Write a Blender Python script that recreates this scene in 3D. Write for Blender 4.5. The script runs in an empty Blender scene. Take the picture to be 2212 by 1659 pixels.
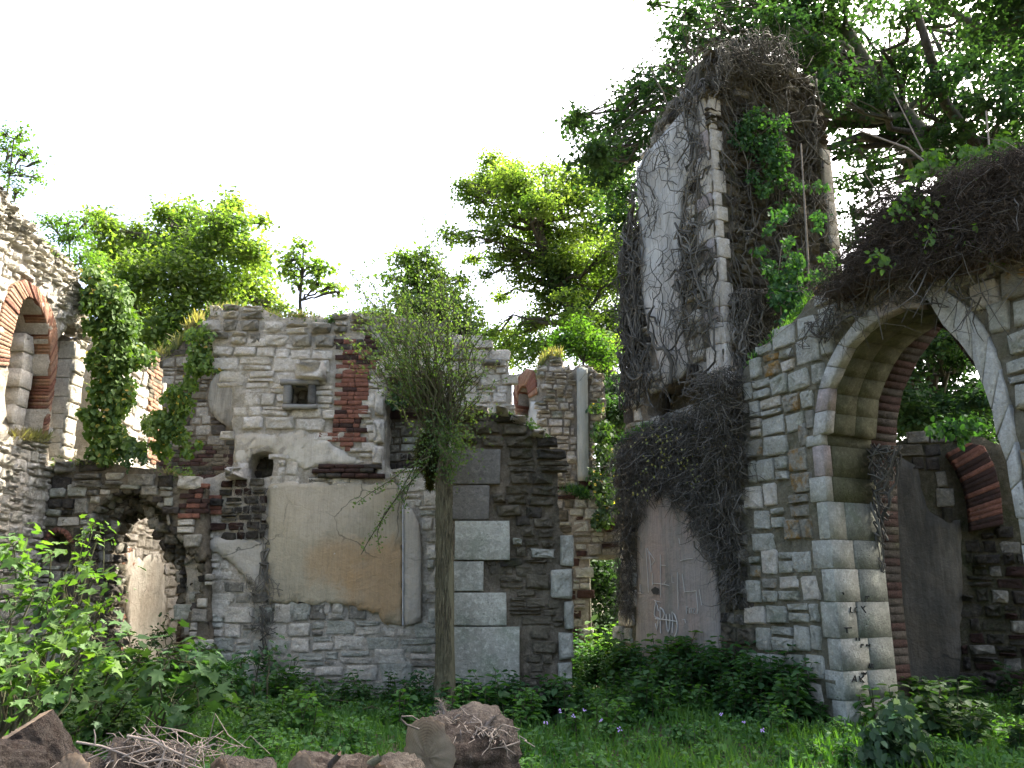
import bpy, math, random
import numpy as np
from mathutils import Vector, Matrix

# ------------------------------------------------------------------ camera, sky, sun, exposure
SC = bpy.context.scene
EYE = Vector((0.0, 0.0, 1.6)); PITCH = math.radians(14.0); F = 1770.0
cam = bpy.data.cameras.new("camera"); camo = bpy.data.objects.new("camera", cam)
SC.collection.objects.link(camo); SC.camera = camo
camo.location = EYE; camo.rotation_euler = (math.pi / 2 + PITCH, 0, 0)
cam.sensor_width = 36.0; cam.lens = 36.0 * F / 2212.0; cam.clip_start = 0.05; cam.clip_end = 2000

SUN_EL, SUN_AZ = math.radians(51), math.radians(52)      # azimuth measured from +Y towards +X
w = bpy.data.worlds.new("World"); SC.world = w; w.use_nodes = True
nt = w.node_tree; bg = nt.nodes["Background"]
sky = nt.nodes.new("ShaderNodeTexSky"); sky.sky_type = 'NISHITA'; sky.sun_disc = False
sky.sun_elevation = SUN_EL; sky.sun_rotation = SUN_AZ
sky.air_density = 0.8; sky.dust_density = 8.0; sky.ozone_density = 1.0
nt.links.new(sky.outputs[0], bg.inputs[0]); bg.inputs[1].default_value = 0.15
sun = bpy.data.lights.new("sun", 'SUN'); suno = bpy.data.objects.new("sun", sun)
SC.collection.objects.link(suno); sun.energy = 3.5; sun.angle = math.radians(0.53); sun.color = (1.0, 0.95, 0.86)
sd = Vector((math.sin(SUN_AZ) * math.cos(SUN_EL), math.cos(SUN_AZ) * math.cos(SUN_EL), math.sin(SUN_EL)))
suno.rotation_euler = sd.to_track_quat('Z', 'Y').to_euler(); suno.location = (0, 0, 30)
SC.view_settings.view_transform = 'Standard'; SC.view_settings.look = 'None'
SC.view_settings.exposure = 2.68; SC.view_settings.gamma = 1.0
SC.view_settings.use_curve_mapping = False
SC.cycles.use_denoising = True
SC.cycles.max_bounces = 6; SC.cycles.diffuse_bounces = 4; SC.cycles.transmission_bounces = 4
SC.cycles.glossy_bounces = 2

rng = np.random.default_rng(7); rd = random.Random(7)
C = SC.collection

# ------------------------------------------------------------------ helpers
def ray(px, py):
    x = (px - 1106) / F; z = (829.5 - py) / F
    c, s = math.cos(PITCH), math.sin(PITCH)
    return Vector((x, c - z * s, s + z * c))
def at(px, py, Y):
    r = ray(px, py); return EYE + r * (Y / r.y)
def ground_at(px, py):
    r = ray(px, py); return EYE + r * (1.6 / -r.z)
def to_px(p):
    q = Vector(p) - EYE; c, s = math.cos(PITCH), math.sin(PITCH)
    d = q.y * c + q.z * s; u = -q.y * s + q.z * c
    if d < 0.1: return (-9999, -9999)
    return (1106 + F * q.x / d, 829.5 - F * u / d)

def inside(poly, x, y):
    r = False; n = len(poly); j = n - 1
    for i in range(n):
        xi, yi = poly[i]; xj, yj = poly[j]
        if (yi > y) != (yj > y) and x < (xj - xi) * (y - yi) / (yj - yi) + xi: r = not r
        j = i
    return r
def inside_np(poly, X, Y):
    r = np.zeros(X.shape, bool); n = len(poly); j = n - 1
    for i in range(n):
        xi, yi = poly[i]; xj, yj = poly[j]
        if yi != yj:
            c = ((yi > Y) != (yj > Y)) & (X < (xj - xi) * (Y - yi) / (yj - yi) + xi)
            r ^= c
        j = i
    return r

def tag(o, label=None, cat=None, group=None, kind=None):
    if label: o['label'] = label
    if cat: o['category'] = cat
    if group: o['group'] = group
    if kind: o['kind'] = kind
    return o
def empty(name, loc, label, cat, group=None):
    o = bpy.data.objects.new(name, None); C.objects.link(o); o.location = loc
    o.empty_display_size = 0.2; o['kind'] = 'thing'
    return tag(o, label, cat, group)
def link(name, me, mat=None, parent=None, loc=None):
    """world-space mesh; parented it is moved into the parent's space"""
    o = bpy.data.objects.new(name, me); C.objects.link(o)
    if mat is not None and not me.materials: me.materials.append(mat)
    if parent is not None:
        o.parent = parent
        off = Vector((0, 0, 0)); p = parent
        while p is not None: off += p.location; p = p.parent
        o.location = -off
    if loc is not None: o.location = loc
    return o
def np_mesh(name, V, tris=None, quads=None, smooth=False):
    me = bpy.data.meshes.new(name)
    V = np.asarray(V, np.float32).reshape(-1, 3)
    nt_ = 0 if tris is None else len(tris); nq = 0 if quads is None else len(quads)
    me.vertices.add(len(V)); me.vertices.foreach_set("co", V.ravel())
    idx = []
    if nt_: idx.append(np.asarray(tris, np.int32).ravel())
    if nq: idx.append(np.asarray(quads, np.int32).ravel())
    idx = np.concatenate(idx)
    me.loops.add(len(idx)); me.loops.foreach_set("vertex_index", idx)
    me.polygons.add(nt_ + nq)
    st = np.concatenate([np.arange(nt_) * 3, nt_ * 3 + np.arange(nq) * 4]).astype(np.int32)
    me.polygons.foreach_set("loop_start", st)
    try:
        me.polygons.foreach_set("loop_total", np.concatenate([np.full(nt_, 3), np.full(nq, 4)]).astype(np.int32))
    except Exception: pass
    if smooth: me.polygons.foreach_set("use_smooth", np.ones(nt_ + nq, bool))
    me.update(calc_edges=True); me.validate()
    return me

# ------------------------------------------------------------------ materials
MATS = {}
class NB:
    def __init__(s, name):
        s.m = bpy.data.materials.new(name); s.m.use_nodes = True; s.t = s.m.node_tree
        s.b = s.t.nodes["Principled BSDF"]; s.out = s.t.nodes["Material Output"]
        g = s.t.nodes.new("ShaderNodeNewGeometry"); s.g = g; s.pos = g.outputs["Position"]; MATS[name] = s.m
    def n(s, typ, **k):
        x = s.t.nodes.new(typ)
        for a, b in k.items(): setattr(x, a, b)
        return x
    def l(s, a, b): s.t.links.new(a, b)
    def mapp(s, sc):
        m = s.n("ShaderNodeMapping"); m.inputs["Scale"].default_value = sc; s.l(s.pos, m.inputs["Vector"]); return m.outputs[0]
    def noise(s, scale, detail=4, rough=0.6, vec=None):
        n = s.n("ShaderNodeTexNoise"); n.inputs["Scale"].default_value = scale; n.inputs["Detail"].default_value = detail
        n.inputs["Roughness"].default_value = rough; s.l(vec if vec else s.pos, n.inputs["Vector"]); return n.outputs["Fac"]
    def ramp(s, v, a, b):
        r = s.n("ShaderNodeMapRange"); r.inputs[1].default_value = a; r.inputs[2].default_value = b; s.l(v, r.inputs[0]); return r.outputs[0]
    def mul(s, a, b):
        m = s.n("ShaderNodeMath", operation='MULTIPLY')
        for i, v in enumerate((a, b)):
            if isinstance(v, (int, float)): m.inputs[i].default_value = v
            else: s.l(v, m.inputs[i])
        return m.outputs[0]
    def add(s, a, b):
        m = s.n("ShaderNodeMath", operation='ADD')
        for i, v in enumerate((a, b)):
            if isinstance(v, (int, float)): m.inputs[i].default_value = v
            else: s.l(v, m.inputs[i])
        return m.outputs[0]
    def mix(s, f, a, b, mode='MIX'):
        m = s.n("ShaderNodeMix", data_type='RGBA', blend_type=mode)
        if isinstance(f, (int, float)): m.inputs[0].default_value = f
        else: s.l(f, m.inputs[0])
        for i, v in ((6, a), (7, b)):
            if isinstance(v, tuple): m.inputs[i].default_value = (*v, 1)
            else: s.l(v, m.inputs[i])
        return m.outputs[2]
    def rnd(s):
        o = s.n("ShaderNodeObjectInfo"); m = s.n("ShaderNodeMath", operation='FRACT')
        s.l(s.add(o.outputs["Random"], s.g.outputs["Random Per Island"]), m.inputs[0]); return m.outputs[0]
    def bump(s, h, strength, dist, prev=None):
        b = s.n("ShaderNodeBump"); b.inputs["Strength"].default_value = strength; b.inputs["Distance"].default_value = dist
        s.l(h, b.inputs["Height"])
        if prev: s.l(prev, b.inputs["Normal"])
        return b.outputs[0]
    def fin(s, col, rough=0.9, nrm=None):
        if isinstance(col, tuple): s.b.inputs["Base Color"].default_value = (*col, 1)
        else: s.l(col, s.b.inputs["Base Color"])
        s.b.inputs["Roughness"].default_value = rough
        s.b.inputs["Specular IOR Level"].default_value = 0.2
        if nrm: s.l(nrm, s.b.inputs["Normal"])
        return s.m

def stone_mat(name, a, b, stain=(0.06, 0.06, 0.05), stain_amt=(0.55, 0.72), moss=None, moss_amt=(0.6, 0.75), lich=None, bump=0.7):
    bd = 0.11 if bump > .45 else .035
    s = NB(name)
    col = s.mix(s.rnd(), a, b)
    col = s.mix(s.ramp(s.noise(3.0, 6, 0.65), 0.35, 0.7), col, tuple(0.78 * x for x in a))
    col = s.mix(s.mul(s.ramp(s.noise(1.1, 7, 0.72, s.mapp((1, 1, 0.55))), *stain_amt), 0.85), col, stain)
    if moss: col = s.mix(s.mul(s.ramp(s.noise(1.7, 6, 0.7), *moss_amt), 0.8), col, moss)
    if lich: col = s.mix(s.mul(s.ramp(s.noise(2.3, 5, 0.7, s.mapp((1, 1, .7))), 0.47, 0.56), 0.9), col, lich)
    g = s.noise(38, 6, 0.75)
    col = s.mix(s.ramp(g, 0.36, 0.7), s.mix(1.0, col, (0.7, 0.68, 0.65), 'MULTIPLY'), col)
    sp = s.ramp(s.noise(14, 4, 0.7), 0.64, 0.72)
    col = s.mix(s.mul(sp, 0.45), col, tuple(.25 * x for x in b))
    mu = s.noise(6.5, 8, 0.78, s.mapp((1, 1, 1.7)))
    crev = s.n("ShaderNodeMath", operation='ABSOLUTE'); s.l(s.add(mu, -0.5), crev.inputs[0]); cr = s.ramp(crev.outputs[0], 0.0, 0.035)
    col = s.mix(s.mul(s.add(1.0, s.mul(cr, -1.0)), 0.3), col, tuple(.5 * x for x in b))
    pit = s.n('ShaderNodeTexVoronoi'); pit.inputs['Scale'].default_value = 21; s.l(s.pos, pit.inputs['Vector']); pm = s.mul(s.ramp(pit.outputs['Distance'], 0.32, 0.12), s.ramp(s.noise(4, 3, .6), .48, .6))
    col = s.mix(s.mul(pm, .5), col, tuple(.3 * x for x in b))
    mt = s.noise(13, 6, 0.75); col = s.mix(s.mul(s.ramp(mt, .5, .66), .45), col, tuple(min(.85, 1.25 * x) for x in a)); col = s.mix(s.mul(s.ramp(mt, .46, .32), .4), col, tuple(.6 * x for x in b))
    n = s.bump(mt, .6 if bump > .45 else .25, .06); n = s.bump(s.noise(9, 8, 0.72), bump, bd, n); n = s.bump(pm, .4, -.02, n); n = s.bump(cr, 0.35, 0.012, n); n = s.bump(g, 0.7, 0.025, n)
    return s.fin(col, 0.92, n)
WHT = stone_mat('limestone_pale', (0.76, 0.71, 0.59), (0.63, 0.58, 0.47), (0.24, 0.22, 0.17), (0.56, 0.75))
WHT2 = stone_mat('limestone_bright', (0.82, 0.77, 0.66), (0.7, 0.65, 0.53), (0.35, 0.31, 0.24), (0.58, 0.8))
GRY = stone_mat('limestone_weathered', (0.45, 0.425, 0.345), (0.31, 0.29, 0.235), (0.06, 0.06, 0.05), (0.45, 0.65), moss=(0.09, 0.1, 0.04), moss_amt=(0.58, 0.7))
DRK = stone_mat('stone_blackened', (0.12, 0.105, 0.085), (0.07, 0.06, 0.05), (0.03, 0.03, 0.025), (0.45, 0.65), moss=(0.05, 0.06, 0.02), moss_amt=(0.5, 0.7))
BRN = stone_mat('sandstone_brown', (0.2, 0.178, 0.125), (0.135, 0.12, 0.085), (0.035, 0.03, 0.022), (0.5, 0.7), moss=(0.07, 0.08, 0.03), moss_amt=(0.55, 0.7))
GRN = stone_mat('stone_greenish', (0.56, 0.56, 0.47), (0.43, 0.44, 0.365), (0.09, 0.095, 0.07), (0.55, 0.72), moss=(0.17, 0.22, 0.13), moss_amt=(0.52, 0.7))
LIC = stone_mat('stone_orange_lichen', (0.38, 0.37, 0.3), (0.28, 0.27, 0.21), (0.09, 0.085, 0.06), (0.6, 0.75), moss=(0.22, 0.2, 0.08), lich=(0.36, 0.2, 0.03))
ASH = stone_mat('ashlar_dressed', (0.47, 0.475, 0.4), (0.37, 0.38, 0.32), (0.15, 0.15, 0.12), (0.52, 0.72), moss=(0.2, 0.24, 0.17), moss_amt=(0.5, 0.7), bump=0.16)
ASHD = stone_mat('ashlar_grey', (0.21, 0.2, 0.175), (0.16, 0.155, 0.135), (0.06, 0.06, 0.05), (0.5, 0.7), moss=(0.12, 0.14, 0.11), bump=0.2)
PNK = stone_mat('ashlar_pinkish', (0.42, 0.365, 0.33), (0.37, 0.345, 0.305), (0.12, 0.11, 0.1), (0.6, 0.76), moss=(0.2, 0.22, 0.15), bump=0.14)
ASH2 = stone_mat('ashlar_face', (0.52, 0.52, 0.46), (0.44, 0.45, 0.4), (0.2, 0.2, 0.17), (0.56, 0.74), moss=(0.26, 0.29, 0.2), moss_amt=(0.56, 0.75), bump=0.2)
ASHG = stone_mat('ashlar_dull', (0.33, 0.34, 0.28), (0.26, 0.275, 0.225), (0.11, 0.115, 0.085), (0.5, 0.7), moss=(0.15, 0.18, 0.11), moss_amt=(0.48, 0.68), bump=0.2)
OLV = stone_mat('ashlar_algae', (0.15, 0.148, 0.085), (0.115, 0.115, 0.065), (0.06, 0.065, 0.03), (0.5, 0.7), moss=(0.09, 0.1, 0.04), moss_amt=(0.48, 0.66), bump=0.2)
BRK = stone_mat('brick_red', (0.3, 0.135, 0.09), (0.19, 0.09, 0.062), (0.06, 0.04, 0.03), (0.55, 0.72), moss=(0.28, 0.25, 0.2), moss_amt=(0.62, 0.75), bump=0.5)
BRKO = stone_mat('brick_orange', (0.42, 0.23, 0.14), (0.36, 0.25, 0.18), (0.2, 0.14, 0.09), (0.6, 0.76), moss=(0.42, 0.36, 0.28), moss_amt=(0.6, 0.75), bump=0.5)
BRKD = stone_mat('brick_sooty', (0.085, 0.045, 0.035), (0.05, 0.035, 0.028), (0.02, 0.018, 0.015), (0.5, 0.7), moss=(0.06, 0.06, 0.03), bump=0.5)  # dark brick; its tone also stands for shade on the chamber arch
MOR = stone_mat('mortar_beige', (0.44, 0.4, 0.32), (0.38, 0.34, 0.27), (0.16, 0.14, 0.1), (0.54, 0.74), bump=0.9)
MORP = stone_mat('mortar_pale', (0.62, 0.57, 0.46), (0.55, 0.5, 0.4), (0.16, 0.145, 0.11), (0.55, 0.75), bump=0.9)
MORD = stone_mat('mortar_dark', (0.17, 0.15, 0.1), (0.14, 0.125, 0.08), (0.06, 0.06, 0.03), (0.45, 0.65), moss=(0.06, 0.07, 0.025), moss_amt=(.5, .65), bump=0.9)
MORM = stone_mat('mortar_mossy', (0.27, 0.255, 0.18), (0.24, 0.22, 0.15), (0.09, 0.09, 0.05), (0.5, 0.7), moss=(0.1, 0.11, 0.045), moss_amt=(.52, .68), bump=0.9)
MORB = stone_mat('mortar_brown', (0.29, 0.25, 0.18), (0.25, 0.21, 0.15), (0.06, 0.055, 0.035), (0.45, 0.65), moss=(0.07, 0.08, 0.03), bump=0.9)

def plaster_mat(name, a, b, c, dark, streak=0.0, amt=(0.55, 0.75), spots=()):
    s = NB(name)
    col = s.mix(s.ramp(s.noise(0.8, 5, 0.6), 0.35, 0.65), a, b)
    col = s.mix(s.mul(s.ramp(s.noise(0.55, 4, 0.5), 0.52, 0.66), 0.8), col, c)
    col = s.mix(s.mul(s.ramp(s.noise(1.4, 8, 0.75, s.mapp((1.6, 1.6, 0.35))), *amt), 0.75), col, dark)
    for (cc, rad, cl_) in spots:      # stains with a place of their own
        vd = s.n("ShaderNodeVectorMath", operation='DISTANCE'); s.l(s.pos, vd.inputs[0]); vd.inputs[1].default_value = cc
        f = s.ramp(s.add(s.mul(vd.outputs["Value"], 1 / rad), s.mul(s.noise(3.0, 6, 0.7), 1.4)), 1.75, 1.25); col = s.mix(s.mul(f, .6), col, cl_)
    st = s.noise(7, 5, 0.7, s.mapp((6, 6, 0.25)))
    col = s.mix(s.mul(s.ramp(st, 0.45, 0.7), streak), col, tuple(x * 0.4 for x in a))
    v = s.n("ShaderNodeTexVoronoi", feature='DISTANCE_TO_EDGE'); v.inputs["Scale"].default_value = 1.3
    nv = s.n("ShaderNodeMix", data_type='VECTOR'); nv.inputs[0].default_value = 0.25
    no = s.n("ShaderNodeTexNoise"); no.inputs["Scale"].default_value = 2.5; no.inputs["Detail"].default_value = 6; s.l(s.pos, no.inputs["Vector"])
    s.l(s.pos, nv.inputs[4]); s.l(no.outputs["Color"], nv.inputs[5]); s.l(nv.outputs[1], v.inputs["Vector"])
    crack = s.ramp(v.outputs["Distance"], 0.0, 0.012)
    cm = s.ramp(s.noise(0.9, 2, 0.5), 0.5, 0.6)
    ck = s.mul(s.mul(s.add(1.0, s.mul(crack, -1.0)), cm), 0.9)
    col = s.mix(ck, col, tuple(x * 0.5 for x in dark))
    g = s.noise(30, 6, 0.75)
    col = s.mix(s.mul(s.ramp(g, 0.58, 0.72), 0.4), col, tuple(x * 0.4 for x in a))
    n = s.bump(s.noise(4, 7, 0.68), 0.6, 0.08); n = s.bump(g, 0.4, 0.01, n); n = s.bump(crack, 0.3, 0.008, n)
    return s.fin(col, 0.9, n)
PLB = plaster_mat('plaster_ochre', (0.36, 0.315, 0.215), (0.28, 0.25, 0.175), (0.32, 0.26, 0.16), (0.14, 0.135, 0.095), 0.3, (0.5, 0.72), spots=(((-2.0, 13, 1.7), .75, (0.33, 0.2, 0.085)), ((-2.75, 13, 2.0), .5, (0.35, 0.23, 0.11)), ((-3.0, 13, 3.1), .9, (0.42, 0.37, 0.28)), ((-1.75, 13, 2.9), .35, (0.2, 0.18, 0.13))))
PLG = plaster_mat('plaster_grey', (0.38, 0.35, 0.28), (0.30, 0.285, 0.235), (0.33, 0.27, 0.18), (0.13, 0.125, 0.1), 0.2)
PLP = plaster_mat('plaster_pinkish', (0.30, 0.255, 0.21), (0.27, 0.25, 0.215), (0.31, 0.24, 0.19), (0.15, 0.165, 0.14), 0.5, (0.5, 0.7))
PLW = plaster_mat('plaster_whitewash', (0.5, 0.49, 0.44), (0.4, 0.395, 0.35), (0.42, 0.37, 0.3), (0.2, 0.19, 0.155), 0.6, (0.48, 0.68))
PLW2 = plaster_mat('plaster_pale_grey', (0.33, 0.34, 0.29), (0.26, 0.275, 0.235), (0.3, 0.3, 0.24), (0.15, 0.16, 0.13), 0.3)
PLW3 = plaster_mat('plaster_cream', (0.52, 0.485, 0.4), (0.4, 0.375, 0.3), (0.38, 0.33, 0.25), (0.2, 0.185, 0.14), 0.3, (0.48, 0.68))
PLD = plaster_mat('plaster_stained_brown', (0.26, 0.245, 0.19), (0.19, 0.175, 0.135), (0.23, 0.2, 0.14), (0.06, 0.055, 0.045), 0.5, (0.45, 0.65))
PLK = plaster_mat('plaster_shaded_grey', (0.15, 0.135, 0.105), (0.1, 0.092, 0.075), (0.15, 0.12, 0.075), (0.035, 0.035, 0.03), 0.6, (0.4, 0.6))  # darkened so the colour carries the chamber's shade

def leaf_mat(name, a, b, c, trans=0.55, tcol=None):
    s = NB(name); r = s.rnd()
    col = s.mix(r, a, b); col = s.mix(s.ramp(s.noise(0.9, 3, 0.5), 0.45, 0.65), col, c)
    d = s.n("ShaderNodeBsdfDiffuse"); s.l(col, d.inputs[0])
    t = s.n("ShaderNodeBsdfTranslucent"); s.l(s.mix(1.0, col, tcol or (1.5, 1.7, 0.5), 'MULTIPLY'), t.inputs[0])
    gl = s.n("ShaderNodeBsdfGlossy"); gl.inputs[0].default_value = (1, 1, 1, 1); gl.inputs[1].default_value = 0.6
    m = s.n("ShaderNodeMixShader"); m.inputs[0].default_value = trans; s.l(d.outputs[0], m.inputs[1]); s.l(t.outputs[0], m.inputs[2])
    m2 = s.n("ShaderNodeMixShader"); m2.inputs[0].default_value = 0.014; s.l(m.outputs[0], m2.inputs[1]); s.l(gl.outputs[0], m2.inputs[2])
    s.l(m2.outputs[0], s.out.inputs[0]); return s.m
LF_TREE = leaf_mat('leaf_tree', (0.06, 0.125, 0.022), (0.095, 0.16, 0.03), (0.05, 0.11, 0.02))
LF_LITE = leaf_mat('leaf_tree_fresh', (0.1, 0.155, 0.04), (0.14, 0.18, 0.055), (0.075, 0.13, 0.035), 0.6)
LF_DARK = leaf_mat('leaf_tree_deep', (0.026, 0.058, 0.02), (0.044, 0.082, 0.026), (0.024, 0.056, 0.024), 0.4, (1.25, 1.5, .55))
LF_IVY = leaf_mat('leaf_ivy', (0.04, 0.085, 0.02), (0.1, 0.15, 0.03), (0.06, 0.11, 0.02), 0.35)
LF_IVYD = leaf_mat('leaf_ivy_dark', (0.022, 0.05, 0.018), (0.05, 0.085, 0.025), (0.03, 0.06, 0.02), 0.3)
LF_NET = leaf_mat('leaf_nettle', (0.03, 0.082, 0.025), (0.052, 0.118, 0.032), (0.025, 0.072, 0.026), 0.4)
LF_GRD = leaf_mat('leaf_ground_herb', (0.05, 0.13, 0.03), (0.085, 0.18, 0.045), (0.04, 0.11, 0.03), 0.45)
LF_GRS = leaf_mat('grass_blade', (0.05, 0.13, 0.022), (0.1, 0.19, 0.04), (0.04, 0.11, 0.02), 0.45)
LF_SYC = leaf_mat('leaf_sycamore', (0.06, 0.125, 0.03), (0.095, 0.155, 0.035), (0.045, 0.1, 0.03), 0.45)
LF_SYCD = leaf_mat('leaf_sycamore_shaded', (0.04, 0.09, 0.03), (0.065, 0.12, 0.035), (0.035, 0.08, 0.03), 0.4)  # darker copy of the sycamore leaf, shade put into its colour
LF_SHR = leaf_mat('leaf_small_shrub', (0.075, 0.125, 0.04), (0.115, 0.155, 0.055), (0.065, 0.11, 0.035), 0.45)
LF_MOS = leaf_mat('moss_strands', (0.05, 0.05, 0.01), (0.09, 0.085, 0.015), (0.035, 0.04, 0.01), 0.2)
LF_DRY = leaf_mat('dry_grass', (0.26, 0.22, 0.12), (0.2, 0.17, 0.08), (0.12, 0.14, 0.05), 0.4)
LF_YEL = leaf_mat('leaf_yellowed', (0.35, 0.28, 0.05), (0.3, 0.2, 0.05), (0.25, 0.25, 0.05), 0.4)
LF_PAL = leaf_mat('leaf_pale_variegated', (0.4, 0.42, 0.3), (0.25, 0.32, 0.18), (0.1, 0.2, 0.08), 0.4)

def bark_mat(name, a, b, dark, sc=(8, 8, 1.2), bump=0.9):
    s = NB(name); st = s.noise(2.2, 7, 0.7, s.mapp(sc))
    col = s.mix(s.ramp(st, 0.35, 0.65), dark, a); col = s.mix(s.mul(s.ramp(s.rnd(), .55, 1.0), .8), col, tuple(1.45 * x for x in b)); col = s.mix(s.mul(s.ramp(s.rnd(), .3, .0), .7), col, tuple(.6 * x for x in dark)); col = s.mix(s.mul(s.ramp(s.noise(2, 5, 0.6), 0.45, 0.65), 0.7), col, b)
    n = s.bump(st, bump, 0.04); n = s.bump(s.noise(45, 5, 0.7), 0.4, 0.01, n); return s.fin(col, 0.93, n)
BARK = bark_mat('bark_tree', (0.11, 0.095, 0.075), (0.08, 0.085, 0.05), (0.035, 0.03, 0.024))
BARKS = bark_mat('bark_shaggy', (0.18, 0.15, 0.085), (0.13, 0.12, 0.07), (0.03, 0.026, 0.016), (9, 9, 1.6), 1.0)
BARKL = bark_mat('bark_log', (0.06, 0.045, 0.034), (0.09, 0.072, 0.058), (0.022, 0.016, 0.012), (3, 3, 3), 0.6)
VINE = bark_mat('dead_vine', (0.085, 0.079, 0.062), (0.13, 0.122, 0.1), (0.04, 0.037, 0.029), (4, 4, 4), 0.3)
VINEL = bark_mat('grey_twig', (0.3, 0.26, 0.21), (0.24, 0.2, 0.16), (0.12, 0.1, 0.08), (4, 4, 4), 0.3)
TWIG = bark_mat('green_twig', (0.09, 0.08, 0.045), (0.07, 0.075, 0.035), (0.04, 0.035, 0.02), (4, 4, 4), 0.3)
ROOT = bark_mat('root_fibre', (0.065, 0.051, 0.036), (0.095, 0.077, 0.056), (0.03, 0.024, 0.017), (5, 5, 5), 0.4)
WOODF = bark_mat('weathered_timber', (0.21, 0.205, 0.18), (0.15, 0.145, 0.125), (0.07, 0.068, 0.06), (3, 3, 12), 0.4)

def simple(name, a, b, sc=6, bump=0.5, dist=0.03, rough=0.9):
    s = NB(name); col = s.mix(s.ramp(s.noise(sc, 6, 0.7), 0.35, 0.65), a, b)
    return s.fin(col, rough, s.bump(s.noise(sc * 3, 6, 0.7), bump, dist))
SOIL = simple('soil_leaf_litter', (0.045, 0.05, 0.02), (0.07, 0.055, 0.035), 4)
EARTH = simple('root_earth', (0.07, 0.047, 0.033), (0.12, 0.085, 0.06), 7, 1.0, 0.06)
MOSS = simple('moss_crust', (0.07, 0.075, 0.02), (0.12, 0.1, 0.06), 6, 1.0, 0.05)
METAL = simple('bead_metal', (0.45, 0.46, 0.45), (0.3, 0.31, 0.3), 12, 0.1, 0.005, 0.5)
SCR = simple('scratched_lime', (0.5, 0.48, 0.42), (0.42, 0.41, 0.36), 20, 0.1, 0.005)
CARVE = simple('carved_groove', (0.03, 0.032, 0.027), (0.04, 0.04, 0.035), 20, 0.1, 0.005)
PETAL = simple('petal_mauve', (0.42, 0.28, 0.55), (0.5, 0.36, 0.6), 20, 0.1, 0.002)

def cutwood():
    s = NB('cut_wood'); tc = s.n("ShaderNodeTexCoord")
    wv = s.n("ShaderNodeTexWave", wave_type='RINGS', rings_direction='Z'); wv.inputs["Scale"].default_value = 16
    wv.inputs["Distortion"].default_value = 5; wv.inputs["Detail"].default_value = 3; wv.inputs["Detail Scale"].default_value = 1.2
    s.l(tc.outputs["Object"], wv.inputs["Vector"])
    col = s.mix(s.mul(wv.outputs["Fac"], .7), (0.19, 0.135, 0.08), (0.1, 0.066, 0.04))
    col = s.mix(s.ramp(s.noise(3.5, 5, 0.6), 0.45, 0.65), col, (0.21, 0.16, 0.105))
    col = s.mix(s.mul(s.ramp(s.noise(2.2, 6, 0.7), 0.55, 0.68), .8), col, (0.05, 0.03, 0.018))
    n = s.bump(s.noise(20, 5, 0.7), 0.4, 0.015)
    return s.fin(col, 0.85, n)
CUT = cutwood()
def logbark(name, k):
    s = NB(name)
    col = s.mix(s.ramp(s.noise(2.5, 6, 0.65), 0.35, 0.65), tuple(k * x for x in (0.125, 0.105, 0.083)), tuple(k * x for x in (0.08, 0.066, 0.053)))
    col = s.mix(s.mul(s.ramp(s.noise(1.6, 8, 0.8), 0.5, 0.6), 0.85), col, (0.035, 0.024, 0.017))
    col = s.mix(s.mul(s.ramp(s.noise(60, 4, 0.8), 0.58, 0.66), 0.5), col, (0.2, 0.175, 0.14))
    sp = s.noise(26, 5, .75); col = s.mix(s.mul(s.ramp(sp, .5, .62), .75), col, (0.04, 0.028, 0.02)); col = s.mix(s.mul(s.ramp(sp, .42, .34), .6), col, tuple(k * x for x in (0.24, 0.2, 0.165)))
    n = s.bump(s.noise(4, 7, 0.75), 1.0, 0.12); n = s.bump(sp, 0.9, 0.03, n); n = s.bump(s.noise(60, 5, 0.8), 0.6, 0.015, n); return s.fin(col, 0.9, n)
LOGB = logbark('log_smooth_bark', 1.0); LOGD = logbark('log_dark_bark', .55)

# ------------------------------------------------------------------ unit stones (shared meshes)
def unit_stone(seed, e, chip, dome):
    """angular quarried stone: eight-sided outline with chipped corners and a faceted, uneven face"""
    r = random.Random(seed); pts = []
    for (x, y) in ((-.5, -.5), (.5, -.5), (.5, .5), (-.5, .5)):
        c = r.uniform(.03, chip); c2 = r.uniform(.03, chip); sx, sy = -np.sign(x), -np.sign(y)
        a = (x + sx * c, y + r.uniform(0, e) * sy); b = (x + r.uniform(0, e) * sx, y + sy * c2)
        pts += [b, a] if x * y > 0 else [a, b]
    if True:
        pts = sorted(pts, key=lambda q: math.atan2(q[1], q[0]))
    n = 8; V = []
    ox, oy = r.uniform(-.08, .08), r.uniform(-.08, .08)
    for x, y in pts: V.append((x * 1.03, y * 1.03, -0.6))
    for x, y in pts: V.append((x, y, 0.7 + r.uniform(-0.3, 0.1)))
    for x, y in pts: f = r.uniform(.76, .93); V.append((x * f, y * f, 1.0 + r.uniform(-dome, dome)))
    for x, y in pts: f = r.uniform(.3, .5); V.append((x * f + ox, y * f + oy, 1.0 + r.uniform(-dome, dome) * 1.2))
    V.append((ox, oy, 1.0 + r.uniform(-dome, dome)))
    Q = [(k * n + i, k * n + (i + 1) % n, (k + 1) * n + (i + 1) % n, (k + 1) * n + i) for k in range(3) for i in range(n)]
    T = [(3 * n + i, 3 * n + (i + 1) % n, 4 * n) for i in range(n)]
    return np.array(V, np.float32), np.array(T), np.array(Q)
UNITS = {'rubble': [unit_stone(s, .07, .16, .28) for s in range(16)], 'rough': [unit_stone(s + 50, .14, .26, .5) for s in range(16)],
         'flat': [unit_stone(s + 90, .08, .14, .25) for s in range(14)], 'ashlar': [None] * 8, 'brick': [None] * 8}
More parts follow.
